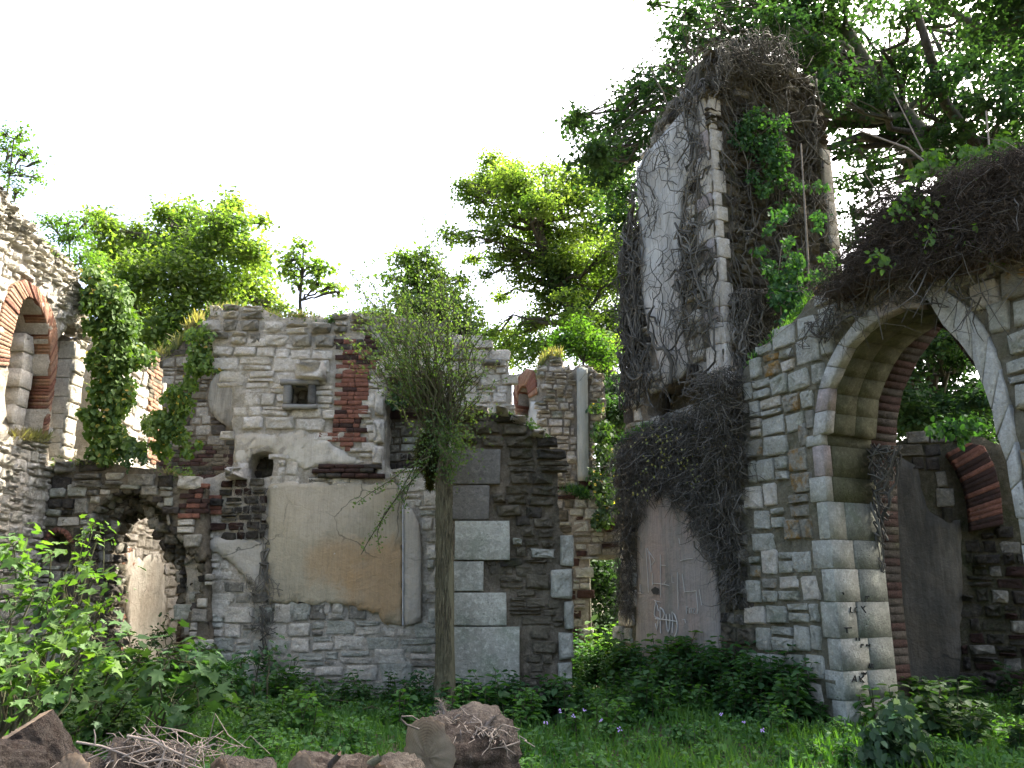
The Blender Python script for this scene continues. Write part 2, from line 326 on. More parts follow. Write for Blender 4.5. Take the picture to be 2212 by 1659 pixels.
for s in range(8):   # box-like corners for the dressed ones
    for kind, e, bev in (('ashlar', 0.008, 0.03), ('brick', 0.03, 0.06)):
        r = random.Random(s * 7 + 3); V = []
        base = [(-.5, -.5), (0, -.5), (.5, -.5), (.5, 0), (.5, .5), (0, .5), (-.5, .5), (-.5, 0)]
        base = [(x + r.uniform(-e, e), y + r.uniform(-e, e)) for x, y in base]
        for x, y in base: V.append((x, y, -.6))
        for x, y in base: V.append((x, y, 0.86))
        for x, y in base: V.append((x * (1 - bev) , y * (1 - bev * 2), 1.0 + r.uniform(-.04, .04)))
        V.append((0, 0, 1.0 + r.uniform(-.05, .08))); n = 8
        Q = [(k * n + i, k * n + (i + 1) % n, (k + 1) * n + (i + 1) % n, (k + 1) * n + i) for k in range(2) for i in range(n)]
        T = [(2 * n + i, 2 * n + (i + 1) % n, 3 * n) for i in range(n)]
        UNITS[kind][s] = (np.array(V, np.float32), np.array(T), np.array(Q))
UMESH = {}
def umesh(kind, i, mat):
    k = (kind, i, mat.name)
    if k not in UMESH:
        V, T, Q = UNITS[kind][i]; me = np_mesh(kind + '_' + mat.name, V, T, Q); me.materials.append(mat); UMESH[k] = me
    return UMESH[k]

# ------------------------------------------------------------------ walls
class Wall:
    def __init__(s, O, U, name, label, cat='wall', group=None):
        s.O = Vector(O); s.U = Vector(U).normalized(); s.N = s.U.cross(Vector((0, 0, 1)))
        s.root = empty(name, s.O, label, cat, group) if name else None
        s.st = []; s.k = 0
    def uv(s, px, py):
        r = ray(px, py); t = (s.O - EYE).dot(s.N) / r.dot(s.N); p = EYE + r * t
        return ((p - s.O).dot(s.U), p.z)
    def P(s, pts): return [s.uv(*p) for p in pts]
    def w(s, u, v, d=0.0): return s.O + s.U * u + Vector((0, 0, v)) + s.N * d
    def slab(s, poly, holes=(), thick=0.5, d0=0.0, cell=0.12, rough=0.03, mat=None, name='wall_core', parent=None, edge=0.0):
        pa = np.array(poly); lo = pa.min(0) - cell; hi = pa.max(0) + cell
        nx = int((hi[0] - lo[0]) / cell) + 2; ny = int((hi[1] - lo[1]) / cell) + 2
        gx = lo[0] + np.arange(nx) * cell; gy = lo[1] + np.arange(ny) * cell
        CX, CY = np.meshgrid(gx[:-1] + cell / 2, gy[:-1] + cell / 2, indexing='ij')
        m = inside_np(poly, CX, CY)
        for h in holes: m &= ~inside_np(h, CX, CY)
        GX, GY = np.meshgrid(gx, gy, indexing='ij')
        cnt = np.zeros((nx, ny), int)
        for a in (0, 1):
            for b in (0, 1): cnt[a:a + nx - 1, b:b + ny - 1] += m
        bd = (cnt > 0) & (cnt < 4); X = GX.copy(); Y = GY.copy()
        X += rng.uniform(-.2, .2, X.shape) * cell * (cnt == 4); Y += rng.uniform(-.2, .2, X.shape) * cell * (cnt == 4)
        bi = np.argwhere(bd); P0 = np.stack([GX[bd], GY[bd]], 1)
        best = np.full(len(P0), 1e9); bp = P0.copy()
        for pl in [poly, *holes]:
            q = np.array(pl)
            for i in range(len(q)):
                a = q[i]; b = q[(i + 1) % len(q)]; ab = b - a; L = (ab ** 2).sum()
                if L < 1e-9: continue
                t = np.clip(((P0 - a) @ ab) / L, 0, 1); c = a + t[:, None] * ab; d = ((P0 - c) ** 2).sum(1)
                u_ = d < best; best[u_] = d[u_]; bp[u_] = c[u_]
        ok = best < (1.0 * cell) ** 2; bp[~ok] = P0[~ok]
        if edge: bp = bp + rng.uniform(-edge, edge, bp.shape)
        X[bd] = bp[:, 0]; Y[bd] = bp[:, 1]
        lowf = np.sin(X * 3.1 + Y * 1.7) * .4 + np.sin(X * 1.3 - Y * 4.1 + 2) * .4
        D = d0 + rough * (rng.normal(0, .45, X.shape) + lowf * .6)
        O = np.array(s.O); U = np.array(s.U); N = np.array(s.N)
        V3 = O + X[..., None] * U + Y[..., None] * np.array([0, 0, 1.]) + D[..., None] * N
        B3 = V3 - N * (thick + D[..., None] - d0) + (N * rng.uniform(-.3, .3, X.shape)[..., None] * rough)
        idx = -np.ones((nx, ny), int); used = cnt > 0; nu = used.sum(); idx[used] = np.arange(nu)
        V = np.concatenate([V3[used], B3[used]])
        ii, jj = np.nonzero(m); a = idx[ii, jj]; b = idx[ii + 1, jj]; c = idx[ii + 1, jj + 1]; d = idx[ii, jj + 1]
        Q = [np.stack([a, b, c, d], 1), np.stack([d, c, b, a], 1) + nu]
        mp = np.pad(m, 1)
        for di, dj, e0, e1 in ((0, -1, (0, 0), (1, 0)), (1, 0, (1, 0), (1, 1)), (0, 1, (1, 1), (0, 1)), (-1, 0, (0, 1), (0, 0))):
            nb = mp[ii + 1 + di, jj + 1 + dj]; k = ~nb
            p = idx[ii[k] + e0[0], jj[k] + e0[1]]; q = idx[ii[k] + e1[0], jj[k] + e1[1]]
            Q.append(np.stack([q, p, p + nu, q + nu], 1))
        me = np_mesh(name, V, None, np.concatenate(Q))
        return link(name, me, mat, parent or s.root)
    def stone(s, u, v, w_, h_, mat, kind='rubble', d=0.06, d0=-0.02, roll=0.0, name='stone'):
        s.st.append([u, v, w_, h_, d, d0, roll, mat, kind, name])
    def edge(s, path, df, db, size=.17, mats=((BRN, 1),), kind='rough', side=1, d=.06, name='stone', jit=.3):
        p = np.array(path, float); ms = [m for m, _ in mats]; ws = [x for _, x in mats]
        L = np.r_[0, np.cumsum(np.hypot(*np.diff(p, axis=0).T))]; row = 0; t = 0
        while t < L[-1]:
            h = size * rd.uniform(1 - jit, 1 + jit); tm = min(t + h / 2, L[-1]); c = (np.interp(tm, L, p[:, 0]), np.interp(tm, L, p[:, 1]))
            a = (np.interp(max(tm - .1, 0), L, p[:, 0]), np.interp(max(tm - .1, 0), L, p[:, 1])); b = (np.interp(min(tm + .1, L[-1]), L, p[:, 0]), np.interp(min(tm + .1, L[-1]), L, p[:, 1]))
            T = s.U * (b[0] - a[0]) + Vector((0, 0, b[1] - a[1])); T.normalize(); Zn = T.cross(s.N) * side; q = df
            while q > db:
                w_ = size * rd.uniform(1, 1 + 2.5 * jit + .3); m = max(q - w_, db - .03); dm = (q + m) / 2
                loc = s.w(c[0], c[1], dm) - Zn * .01
                s.st.append([c[0], c[1], h * .94, (q - m) * .95, d * rd.uniform(.6, 1.4), 0, 0, rd.choices(ms, ws)[0], kind, name, (loc, np.array(T), np.array(s.N), np.array(Zn))]); q = m
            t += h; row += 1
    def rect(s, x0, y0, x1, y1, mat, kind='ashlar', d=0.07, gap=0.012, d0=0.0, name='stone'):
        a = s.uv(x0, y1); b = s.uv(x1, y0); a2 = s.uv(x0, y0); b2 = s.uv(x1, y1)
        u0 = (a[0] + a2[0]) / 2; u1 = (b[0] + b2[0]) / 2; v0 = (a[1] + b2[1]) / 2; v1 = (a2[1] + b[1]) / 2
        s.stone((u0 + u1) / 2, (v0 + v1) / 2, u1 - u0 - gap, v1 - v0 - gap, mat, kind, d, d0, 0, name)
    def zone(s, poly, excl=(), h=(.16, .26), wd=(.18, .42), gap=.025, mats=((WHT, 1),), kind='rubble', d=(.04, .09), split=.2, brick=False, name=None, roll=.05, fill=1.0, d0=-.01, clip=None):
        pa = np.array(poly); v = pa[:, 1].min(); vmax = pa[:, 1].max(); u0 = pa[:, 0].min(); u1 = pa[:, 0].max()
        ms = [m for m, _ in mats]; ws = [x for _, x in mats]; row = 0; name = name or ('brick' if brick else 'stone')
        if brick: kind = 'brick'
        while v < vmax:
            hh = rd.uniform(*h); u = u0 - rd.uniform(0, wd[0]) if not brick else u0 - (wd[0] * .5 if row % 2 else 0)
            while u < u1:
                ww = rd.uniform(*wd)
                if brick and rd.random() < .25: ww *= .5
                parts = [(u + ww / 2, v + hh / 2, ww, hh)]
                if rd.random() < split:
                    q = rd.uniform(.35, .65); parts = [(u + ww / 2, v + hh * q / 2, ww, hh * q), (u + ww / 2, v + hh * (q + 1) / 2, ww, hh * (1 - q))]
                elif rd.random() < split * .4:
                    parts = [(u + ww / 2, v + hh * .5 + hh * .12, ww, hh * 1.25)]
                for (a, b, cw, ch) in parts:
                    wob = 0 if brick else .03 * math.sin(a * 2.3 + v * 1.1)
                    b += wob
                    if not inside(poly, a, b) or rd.random() > fill: continue
                    if any(inside(e, a, b) for e in excl): continue
                    # trim against exclusions so nothing hangs over an opening
                    bad = 0
                    for e in excl:
                        for sx in (-.42, .42):
                            if inside(e, a + sx * cw, b): bad += sx
                    if bad: a -= bad * cw * .5; cw *= .55
                    s.stone(a, b, max(.03, cw - gap * .55), max(.03, ch - gap * .55), rd.choices(ms, ws)[0], kind, .012 + .62 * rd.uniform(*d), d0, rd.uniform(-roll, roll) * (0.3 if brick else 1), name)
                u += ww
            v += hh; row += 1
    def flush(s, limit=300):
        by = {}
        for q in s.st: by.setdefault(q[9], []).append(q)
        rz = np.array([0, 0, 1.]); U = np.array(s.U); N = np.array(s.N)
        for nm, L in by.items():
            sc = []
            for q in L:
                p = s.w(q[0], q[1]); px, py = to_px(p); vis = -40 < px < 2252 and -40 < py < 1700
                sc.append((q[2] * q[3] / (p - EYE).length_squared if vis else 0, q))
            sc.sort(key=lambda t: -t[0]); stuff = {}
            for i, (a, q) in enumerate(sc):
                u, v, ww, hh, d, d0, roll, mat, kind, _ = q[:10]
                k = rd.randrange(len(UNITS[kind]))
                cr, sr = math.cos(roll), math.sin(roll)
                X = U * cr + rz * sr; Yv = -U * sr + rz * cr
                tl = rd.uniform(-.05, .05) if kind in ('rubble', 'rough', 'flat') else 0
                Nn = N + X * tl + Yv * rd.uniform(-.06, .06) * (kind != 'ashlar')
                loc = np.array(s.w(u, v, d0))
                flip = rd.choice((-1, 1)) if kind != 'brick' else 1
                if len(q) > 10: loc, X, Yv, Nn = np.array(q[10][0]), q[10][1], q[10][2], q[10][3]
                if i < limit and a > 0:
                    o = bpy.data.objects.new(nm, umesh(kind, k, mat)); C.objects.link(o); o.parent = s.root
                    M = Matrix.Identity(4)
                    for c_, vec in enumerate((X * ww * flip, Yv * hh * flip, Nn * d)):
                        for r_ in range(3): M[r_][c_] = float(vec[r_])
                    for r_ in range(3): M[r_][3] = float(loc[r_] - s.root.location[r_])
                    o.matrix_basis = M
                else:
                    V, T, Q = UNITS[kind][k]
                    Wv = loc + V[:, 0:1] * X * ww * flip + V[:, 1:2] * Yv * hh * flip + V[:, 2:3] * Nn * d
                    stuff.setdefault(mat.name, []).append((Wv, T, Q))
            if stuff:
                Vs, Ts, Qs, mi, off = [], [], [], [], 0; names = list(stuff)
                for mi_, mn in enumerate(names):
                    for (Wv, T, Q) in stuff[mn]:
                        Vs.append(Wv); Ts.append(T + off); Qs.append(Q + off); off += len(Wv); mi.append((mi_, len(T), len(Q)))
                me = np_mesh(nm + '_rubble', np.concatenate(Vs), np.concatenate(Ts), np.concatenate(Qs))
                for mn in names: me.materials.append(MATS[mn])
                idx = np.concatenate([np.full(t, m_) for m_, t, q in mi] + [np.full(q, m_) for m_, t, q in mi])
                if len(idx) == len(me.polygons): me.polygons.foreach_set("material_index", idx.astype(np.int32))
                o = link('small_' + nm, me, None, s.root); o['kind'] = 'stuff'
        s.st = []
    def blocks(s, inner, outer, n, d1=.03, d2=-.7, mat=None, name='voussoir', gap=.008, mats=None, jitter=0.0):
        def resample(p, n):
            p = np.array(p, float); L = np.r_[0, np.cumsum(np.hypot(*np.diff(p, axis=0).T))]; t = np.linspace(0, L[-1], n + 1)
            return np.stack([np.interp(t, L, p[:, 0]), np.interp(t, L, p[:, 1])], 1)
        I = resample(inner, n); O_ = resample(outer, n)
        for i in range(n):
            jo = rd.uniform(-jitter, jitter)
            q = [Vector(I[i]), Vector(I[i + 1]), Vector(O_[i + 1]), Vector(O_[i])]
            for a_, b_ in ((3, 0), (2, 1)):
                dd = (q[a_] - q[b_]); q[a_] = q[a_] + dd.normalized() * jo
            c = sum(q, Vector((0, 0))) / 4
            def shr(pt, g):
                g = g * 1.0
                dv = pt - c; L = dv.length; return c + dv * max(0.2, (L - g) / L)
            jd = rd.uniform(-.008, .008)
            A = [s.w(*shr(p, gap), d2) for p in q]; B = [s.w(*shr(p, gap), d1 - .014 + jd) for p in q]; D = [s.w(*shr(p, gap + .014), d1 + jd) for p in q]
            V = [tuple(x) for x in A + B + D]
            Q = [(0, 1, 5, 4), (1, 2, 6, 5), (2, 3, 7, 6), (3, 0, 4, 7), (4, 5, 9, 8), (5, 6, 10, 9), (6, 7, 11, 10), (7, 4, 8, 11), (8, 9, 10, 11), (3, 2, 1, 0)]
            me = np_mesh(name, np.array(V), None, np.array(Q))
            link(name, me, rd.choice(mats) if mats else mat, s.root)

# ------------------------------------------------------------------ tubes (stems, vines, roots)
class Tubes:
    def __init__(s, sides=4): s.V = []; s.Q = []; s.n = 0; s.k = sides
    def add(s, pts, r0, r1=None, rs=None):
        P = np.array([tuple(p) for p in pts], float); m = len(P)
        if m < 2: return
        r1 = r0 * .3 if r1 is None else r1; R = np.linspace(r0, r1, m) if rs is None else np.array(rs)
        T = np.gradient(P, axis=0); T /= (np.linalg.norm(T, axis=1, keepdims=True) + 1e-9)
        ref = np.array([0.31, 0.52, 0.79]); A = np.cross(T, ref); A /= (np.linalg.norm(A, axis=1, keepdims=True) + 1e-9); B = np.cross(T, A)
        a = np.arange(s.k) * 2 * np.pi / s.k
        V = P[:, None] + (np.cos(a)[None, :, None] * A[:, None] + np.sin(a)[None, :, None] * B[:, None]) * R[:, None, None]
        s.V.append(V.reshape(-1, 3)); i = np.arange(m - 1)[:, None] * s.k; j = np.arange(s.k)[None]; jn = (j + 1) % s.k
        q = np.stack([i + j, i + jn, i + s.k + jn, i + s.k + j], -1).reshape(-1, 4) + s.n
        s.Q.append(q); s.n += m * s.k
    def build(s, name, mat, parent=None, kind=None):
        if not s.V: return None
        o = link(name, np_mesh(name, np.concatenate(s.V), None, np.concatenate(s.Q), smooth=True), mat, parent)
        if kind: o['kind'] = kind
        return o
def bend(a, b, n=5, amp=.1):
    a = np.array(a, float); b = np.array(b, float); L = np.linalg.norm(b - a); t = np.linspace(0, 1, n + 1)[:, None]
    P = a + (b - a) * t; off = rng.normal(0, amp * L / 2, (n + 1, 3)); off *= np.sin(t * np.pi)
    off[:, 2] += (np.sin(t * np.pi) * L * amp * .4)[:, 0]
    return P + off

# ------------------------------------------------------------------ leaves
def _fan(pts): return [(0, i, i + 1) for i in range(1, len(pts) - 1)]
SH = {}
SH['diamond'] = (np.array([(0, 0, 0), (.32, .5, .1), (0, 1, -.05), (-.32, .5, .1)]), np.array([(0, 1, 2), (0, 2, 3)]))
SH['ovate'] = (np.array([(0, 0, 0), (.3, .22, .08), (.3, .6, .06), (0, 1, -.12), (-.3, .6, .06), (-.3, .22, .08)]), np.array([(0, 1, 2), (0, 2, 3), (0, 3, 4), (0, 4, 5)]))
SH['blade'] = (np.array([(-.045, 0, 0), (.045, 0, 0), (.03, .55, .05), (0, 1, .22)]), np.array([(0, 1, 2), (0, 2, 3)]))
_m = [(0, .12, 0), (.12, -.02, .02), (.42, .02, .03), (.3, .2, .02), (.56, .48, -.03), (.26, .5, .03), (.17, .66, .04), (0, 1.0, -.06), (-.17, .66, .04), (-.26, .5, .03), (-.56, .48, -.03), (-.3, .2, .02), (-.42, .02, .03), (-.12, -.02, .02)]
SH['maple'] = (np.array(_m), np.array([(0, i, i + 1) for i in range(1, 13)] + [(0, 13, 1)]))
def leaves(P, Nn, S, shape, mat, name, parent=None, kind=None, along=None):
    P = np.asarray(P, float); n = len(P)
    if n == 0: return None
    Nn = Nn / (np.linalg.norm(Nn, axis=1, keepdims=True) + 1e-9)
    R = rng.normal(0, 1, (n, 3)) if along is None else along
    T = R - (R * Nn).sum(1, keepdims=True) * Nn; T /= (np.linalg.norm(T, axis=1, keepdims=True) + 1e-9); B = np.cross(T, Nn)
    sv, st = SH[shape]; S = np.broadcast_to(np.asarray(S, float), (n,))[:, None, None]
    V = P[:, None] + S * (sv[None, :, 0:1] * B[:, None] + sv[None, :, 1:2] * T[:, None] + sv[None, :, 2:3] * Nn[:, None])
    idx = (st[None] + (np.arange(n) * len(sv))[:, None, None]).reshape(-1, 3)
    o = link(name, np_mesh(name, V.reshape(-1, 3), idx), mat, parent)
    if kind: o['kind'] = kind
    return o
def cloud(c, r, n, nclump, leaf_r, up=.7, flat=.75):
    """leaf positions in clumps inside an ellipsoid at c"""
    c = np.array(c, float); d = rng.normal(0, 1, (nclump, 3)); d /= np.linalg.norm(d, axis=1, keepdims=True)
    rr = rng.uniform(.1, 1.08, (nclump, 1)) ** .7; K = c + d * rr * r * np.array([1, 1, flat])
    ci = rng.integers(0, nclump, n); P = K[ci] + rng.normal(0, 1, (n, 3)) * leaf_r * np.array([1, 1, .55])
    Nn = rng.normal(0, .55, (n, 3)) + np.array([0, 0, up]) + (P - c) / (r + 1e-6) * .35
    return P, Nn, K

def tree(name, label, cat, base, trunk, blobs, mat, ls=.15, dens=1.0, tr=.25, shape='diamond', group=None, bark=None, yr=1.0, up=.7, lim=.05, gap=1.0):
    """trunk: world points; blobs: (px, py, Y, r_px)"""
    root = empty(name, base, label, cat, group); T = Tubes(7); T.add(trunk, tr, tr * .45); T.build('trunk', bark or BARK, root)
    B = Tubes(4); PS, NS, SS = [], [], []; tp = np.array([tuple(p) for p in trunk])
    for (px, py, Y, rp) in blobs:
        c = np.array(at(px, py, Y)); r = rp / F * Y * 1.13
        area = (r / .6) ** 2; n = int(800 * area * dens * (.15 / ls) ** 1.5); nc = max(6, int(17 * area / gap)); 
        P, Nn, K = cloud(c, r, n, nc, min(.3 * r + .05, .3), up)
        PS.append(P); NS.append(Nn); SS.append(rng.uniform(.6, 1.15, len(P)) * ls * .88)
        j = np.argmin(((tp - c) ** 2).sum(1) + np.maximum(0, tp[:, 2] - c[2]) * 3); L = np.linalg.norm(tp[j] - c)
        lp = bend(tp[j], c, 7, .12); B.add(lp, min(tr * .5, lim + L * .012), .02)
        for k in K[:int(min(len(K), 9))]:
            B.add(bend(lp[rng.integers(3, 7)], k, 3, .15), .018, .006)
    B.build('branches', bark or BARK, root)
    leaves(np.concatenate(PS), np.concatenate(NS), np.concatenate(SS), shape, mat, 'crown', root)
    return root

# ------------------------------------------------------------------ ground
def ground_z(x, y): 
    return .05 * np.sin(x * .9 + y * .5) + .04 * np.sin(x * .37 - y * 1.1 + 1) + .02 * np.sin(x * 3.1 + y * 2.7)
def mk_ground():
    a = np.concatenate([-np.geomspace(14, 600, 14)[::-1], np.arange(-13.6, 13.7, .4), np.geomspace(14, 600, 14)])
    b = np.concatenate([-np.geomspace(2, 600, 12)[::-1], np.arange(-1.6, 26, .4), np.geomspace(26.4, 900, 14)])
    X, Y = np.meshgrid(a, b, indexing='ij'); Z = ground_z(X, Y)
    far = np.clip((np.hypot(X, Y - 10) - 22) / 30, 0, 1); Z = Z * (1 - far) - .1 * far
    V = np.stack([X, Y, Z], -1).reshape(-1, 3); ni, nj = X.shape
    i, j = np.meshgrid(np.arange(ni - 1), np.arange(nj - 1), indexing='ij'); k = i * nj + j
    Q = np.stack([k, k + nj, k + nj + 1, k + 1], -1).reshape(-1, 4)
    o = link('ground', np_mesh('ground', V, None, Q, smooth=True), SOIL); o['kind'] = 'structure'
mk_ground()

# ================================================================== CENTRE WALL (faces the viewer)
def below(poly_px, W, vmin=-.3):
    return [(u, max(v, vmin)) for u, v in W.P(poly_px)]
M = Wall((0, 13.0, 0), (1, 0, 0), 'ruined_wall', 'two storey ruined limestone wall with a small wooden window frame and ochre plaster panel')
m_poly = below([(400, 1640), (400, 1060), (440, 1035), (494, 1019), (505, 990), (501, 917), (503, 844), (490, 811), (472, 771), (443, 727), (443, 690), (465, 670),
                (516, 663), (563, 666), (607, 684), (695, 683), (715, 696), (735, 676), (772, 672), (863, 678), (874, 690), (935, 694), (1000, 728), (1042, 742), (1079, 761),
                (1097, 785), (1104, 824), (1104, 900), (1120, 1000), (1180, 1060), (1180, 1640)], M)
win = M.P([(629, 834), (672, 834), (672, 876), (629, 876)])
nich = M.P([(834, 815), (955, 800), (975, 1010), (834, 1012)])
put = M.P([(532, 1030), (535, 1000), (545, 978), (575, 975), (592, 980), (592, 1020), (580, 1034), (562, 1036)])
M.slab(m_poly, [win, nich, put], .95, .0, .11, .035, MORP, edge=.02)
back = [(u, v) for u, v in M.P([(610, 800), (690, 800), (690, 900), (610, 900)])]
M.slab(back, [], .1, -.38, .12, .03, MORB, name='window_back')
M.slab(M.P([(815, 780), (990, 780), (990, 1030), (815, 1030)]), [], .15, -.52, .12, .03, MORB, name='recess_back')
M.slab(M.P([(520, 965), (605, 965), (605, 1045), (520, 1045)]), [], .1, -.5, .12, .03, MORD, name='hole_back')
# plaster panels
pa = M.P([(582, 1046), (640, 1043), (760, 1047), (858, 1045), (866, 1072), (871, 1100), (871, 1352), (850, 1349), (830, 1342), (812, 1322), (795, 1322), (777, 1315), (760, 1312), (740, 1303), (720, 1300), (690, 1303), (672, 1308), (640, 1300), (612, 1306), (580, 1302), (576, 1200)])
pb = M.P([(872, 1092), (892, 1100), (906, 1135), (911, 1180), (911, 1343), (895, 1347), (873, 1352)])
pd = M.P([(446, 1180), (470, 1160), (510, 1168), (560, 1165), (574, 1180), (577, 1290), (560, 1280), (545, 1262), (520, 1240), (500, 1215), (470, 1195)])
pc = M.P([(508, 940), (540, 935), (600, 940), (650, 930), (690, 942), (712, 955), (735, 972), (765, 990), (790, 1000), (760, 1006), (700, 1002), (660, 1015), (630, 1000), (600, 985), (588, 972), (545, 970), (528, 1000), (508, 1003)])
M.slab(pa, [], .06, .055, .1, .012, PLB, 'plaster_panel', edge=.03)
M.slab(pb, [], .07, .075, .08, .008, PLG, 'plaster_panel', edge=.006)
M.slab(pd, [], .05, .045, .08, .014, PLG, 'plaster_panel', edge=.03)
M.slab(pc, [put], .05, .018, .07, .03, PLW3, 'plaster_panel', edge=.02)
bead = Tubes(6); bead.add([M.w(*M.uv(872, 1092), .085), M.w(*M.uv(872, 1350), .085)], .012, .012); bead.build('corner_bead', METAL, M.root)
bk1 = M.P([(727, 773), (812, 778), (806, 800), (792, 830), (786, 900), (778, 955), (750, 975), (722, 958), (728, 900)])
bk0 = M.P([(726, 735), (800, 725), (834, 760), (834, 800), (812, 800), (727, 772)])
bk2 = M.P([(394, 1042), (466, 1050), (466, 1112), (440, 1122), (392, 1118)])
bk3 = M.P([(466, 1040), (500, 1035), (580, 1040), (578, 1085), (575, 1160), (520, 1165), (466, 1160)])
bk4 = M.P([(584, 1078), (608, 1096), (608, 1110), (584, 1110)])
led = M.P([(690, 1006), (810, 1003), (816, 1032), (690, 1034)])
E = [win, nich, put, pa, pb, pd, pc]
M.zone(bk1, E, (.073, .08), (.21, .24), .012, ((BRK, 6), (BRKD, 1)), brick=True, d=(.04, .075), split=0)
M.zone(bk0, E, (.08, .1), (.2, .3), .015, ((BRKD, 3), (DRK, 3), (BRK, 1)), brick=True, d=(.04, .12), split=0)
M.zone(bk2, E, (.073, .08), (.21, .24), .012, ((BRK, 4), (BRKD, 3)), brick=True, d=(.04, .07), split=0)
M.zone(bk4, E, (.073, .08), (.21, .24), .012, ((BRK, 4),), brick=True, d=(.07, .09), split=0)
M.zone(led, E, (.07, .085), (.2, .3), .01, ((BRKD, 3), (DRK, 2)), brick=True, d=(.14, .2), split=0)
M.zone(bk3, E, (.1, .16), (.12, .3), .03, ((DRK, 4), (BRN, 2), (BRKD, 3), (GRY, 1)), kind='rough', d=(.04, .14), split=.2)
M.zone(M.P([(690, 938), (725, 938), (725, 975), (700, 975)]), E, (.073, .08), (.2, .24), .012, ((BRK, 2),), brick=True, d=(.03, .05), split=0)
E2 = E + [bk0, bk1, bk2, bk3, bk4, led]
z_cap = M.P([(430, 640), (1110, 640), (1110, 770), (1000, 745), (900, 712), (720, 712), (600, 700), (440, 700)])
M.zone(m_poly, E2 + [tuple_ for tuple_ in [M.P([(0, 740), (2000, 740), (2000, 3000), (0, 3000)])]], (.2, .3), (.22, .5), .035, ((GRY, 3), (WHT, 3)), kind='rough', d=(.05, .16), split=.25)
z_up = M.P([(0, 740), (2000, 740), (2000, 1040), (0, 1040)])
E3 = E2
def clip(poly, lo_px, hi_px, W):
    """rows of poly between two picture heights"""
    return [p for p in poly], [W.P([(-900, -3000), (3000, -3000), (3000, lo_px), (-900, lo_px)]), W.P([(-900, hi_px), (3000, hi_px), (3000, 4000), (-900, 4000)])]
_, ex = clip(m_poly, 740, 1040, M)
left_of = M.P([(0, 600), (834, 600), (834, 1100), (0, 1100)]); right_of = M.P([(834, 600), (2000, 600), (2000, 1100), (834, 1100)])
M.zone(m_poly, E2 + ex + [right_of], (.15, .27), (.2, .55), .028, ((WHT2, 5), (WHT, 4)), kind='flat', d=(.03, .085), split=.35)
M.zone(m_poly, E2 + ex + [left_of], (.14, .24), (.18, .4), .03, ((WHT, 4), (WHT2, 2), (GRY, 1)), kind='rubble', d=(.03, .1), split=.3)
_, ex = clip(m_poly, 1040, 1320, M)
M.zone(m_poly, E2 + ex, (.15, .25), (.2, .42), .03, ((WHT, 4), (GRY, 1), (GRN, 1)), kind='flat', d=(.03, .07), split=.3)
_, ex = clip(m_poly, 1320, 1700, M)
M.zone(m_poly, E2 + ex, (.17, .28), (.2, .55), .03, ((GRN, 4), (WHT, 4), (GRY, 1)), kind='flat', d=(.03, .085), split=.3)
# backs of the openings
wb = M.w(0, 0)
for (px0, px1, py0, py1, dd, ml) in ((612, 690, 812, 890, -.38, ((BRN, 2), (GRY, 3))), (826, 985, 895, 985, -.52, ((GRY, 3), (GRN, 2))), (826, 985, 965, 1020, -.52, ((DRK, 4), (GRY, 2))), (826, 985, 800, 895, -.52, ((DRK, 3), (BRKD, 1))), (525, 600, 965, 1045, -.5, ((DRK, 2), (BRN, 1)))):
    M.zone(M.P([(px0, py0), (px1, py0), (px1, py1), (px0, py1)]), [], (.1, .17), (.12, .3), .02, ml, kind='rubble', d=(.03, .06), d0=dd, split=.15)
# big lintel stone over the wooden frame, boulder at the hole, lone blocks beside the recess
M.stone(*M.uv(674, 806), .58, .33, WHT2, 'rough', .2, .0); M.stone(*M.uv(516, 1024), .34, .22, WHT2, 'rough', .3, .0)
for q in ((812, 780, 833, 812), (810, 842, 832, 900), (806, 905, 832, 960), (805, 962, 830, 1005)): M.rect(*q, WHT2, 'rubble', .11)
# wooden frame
def beam(W, x0, y0, x1, y1, d1, mat, name, parent=None, d2=-.1, nb=6):
    a = Vector(W.uv(x0, y0)); b = Vector(W.uv(x1, y1)); 
    u0, u1 = sorted((a.x, b.x)); v0, v1 = sorted((a.y, b.y)); V = []; Q = []
    horiz = (u1 - u0) > (v1 - v0); n = nb
    for i in range(n + 1):
        t = i / n; j = [rd.uniform(-.006, .006) for _ in range(4)]
        if horiz: c = [(u0 + (u1 - u0) * t, v0 + j[0]), (u0 + (u1 - u0) * t, v1 + j[1])]
        else: c = [(u1 + j[0], v0 + (v1 - v0) * t), (u0 + j[1], v0 + (v1 - v0) * t)]
        V += [W.w(*c[0], d2), W.w(*c[0], d1 + j[2]), W.w(*c[1], d1 + j[3]), W.w(*c[1], d2)]
    for i in range(n):
        for k in range(4):
            p = i * 4 + k; q = i * 4 + (k + 1) % 4; Q.append((p, p + 4, q + 4, q))
    Q += [(0, 1, 2, 3), (4 * n + 3, 4 * n + 2, 4 * n + 1, 4 * n)]
    return link(name, np_mesh(name, [tuple(v) for v in V], None, np.array(Q)), mat, parent or W.root)
wf = beam(M, 610, 824, 691, 834, .13, WOODF, 'window_frame')
beam(M, 617, 834.5, 629, 876, .115, WOODF, 'frame_post', wf); beam(M, 670, 834.5, 682, 876, .115, WOODF, 'frame_post', wf)
beam(M, 614, 876.5, 687, 886, .125, WOODF, 'frame_sill', wf)
# dark stub timber above the shrub
beam(M, 1040, 783, 1080, 790, .2, WOODF, 'timber_stub')
M.flush()

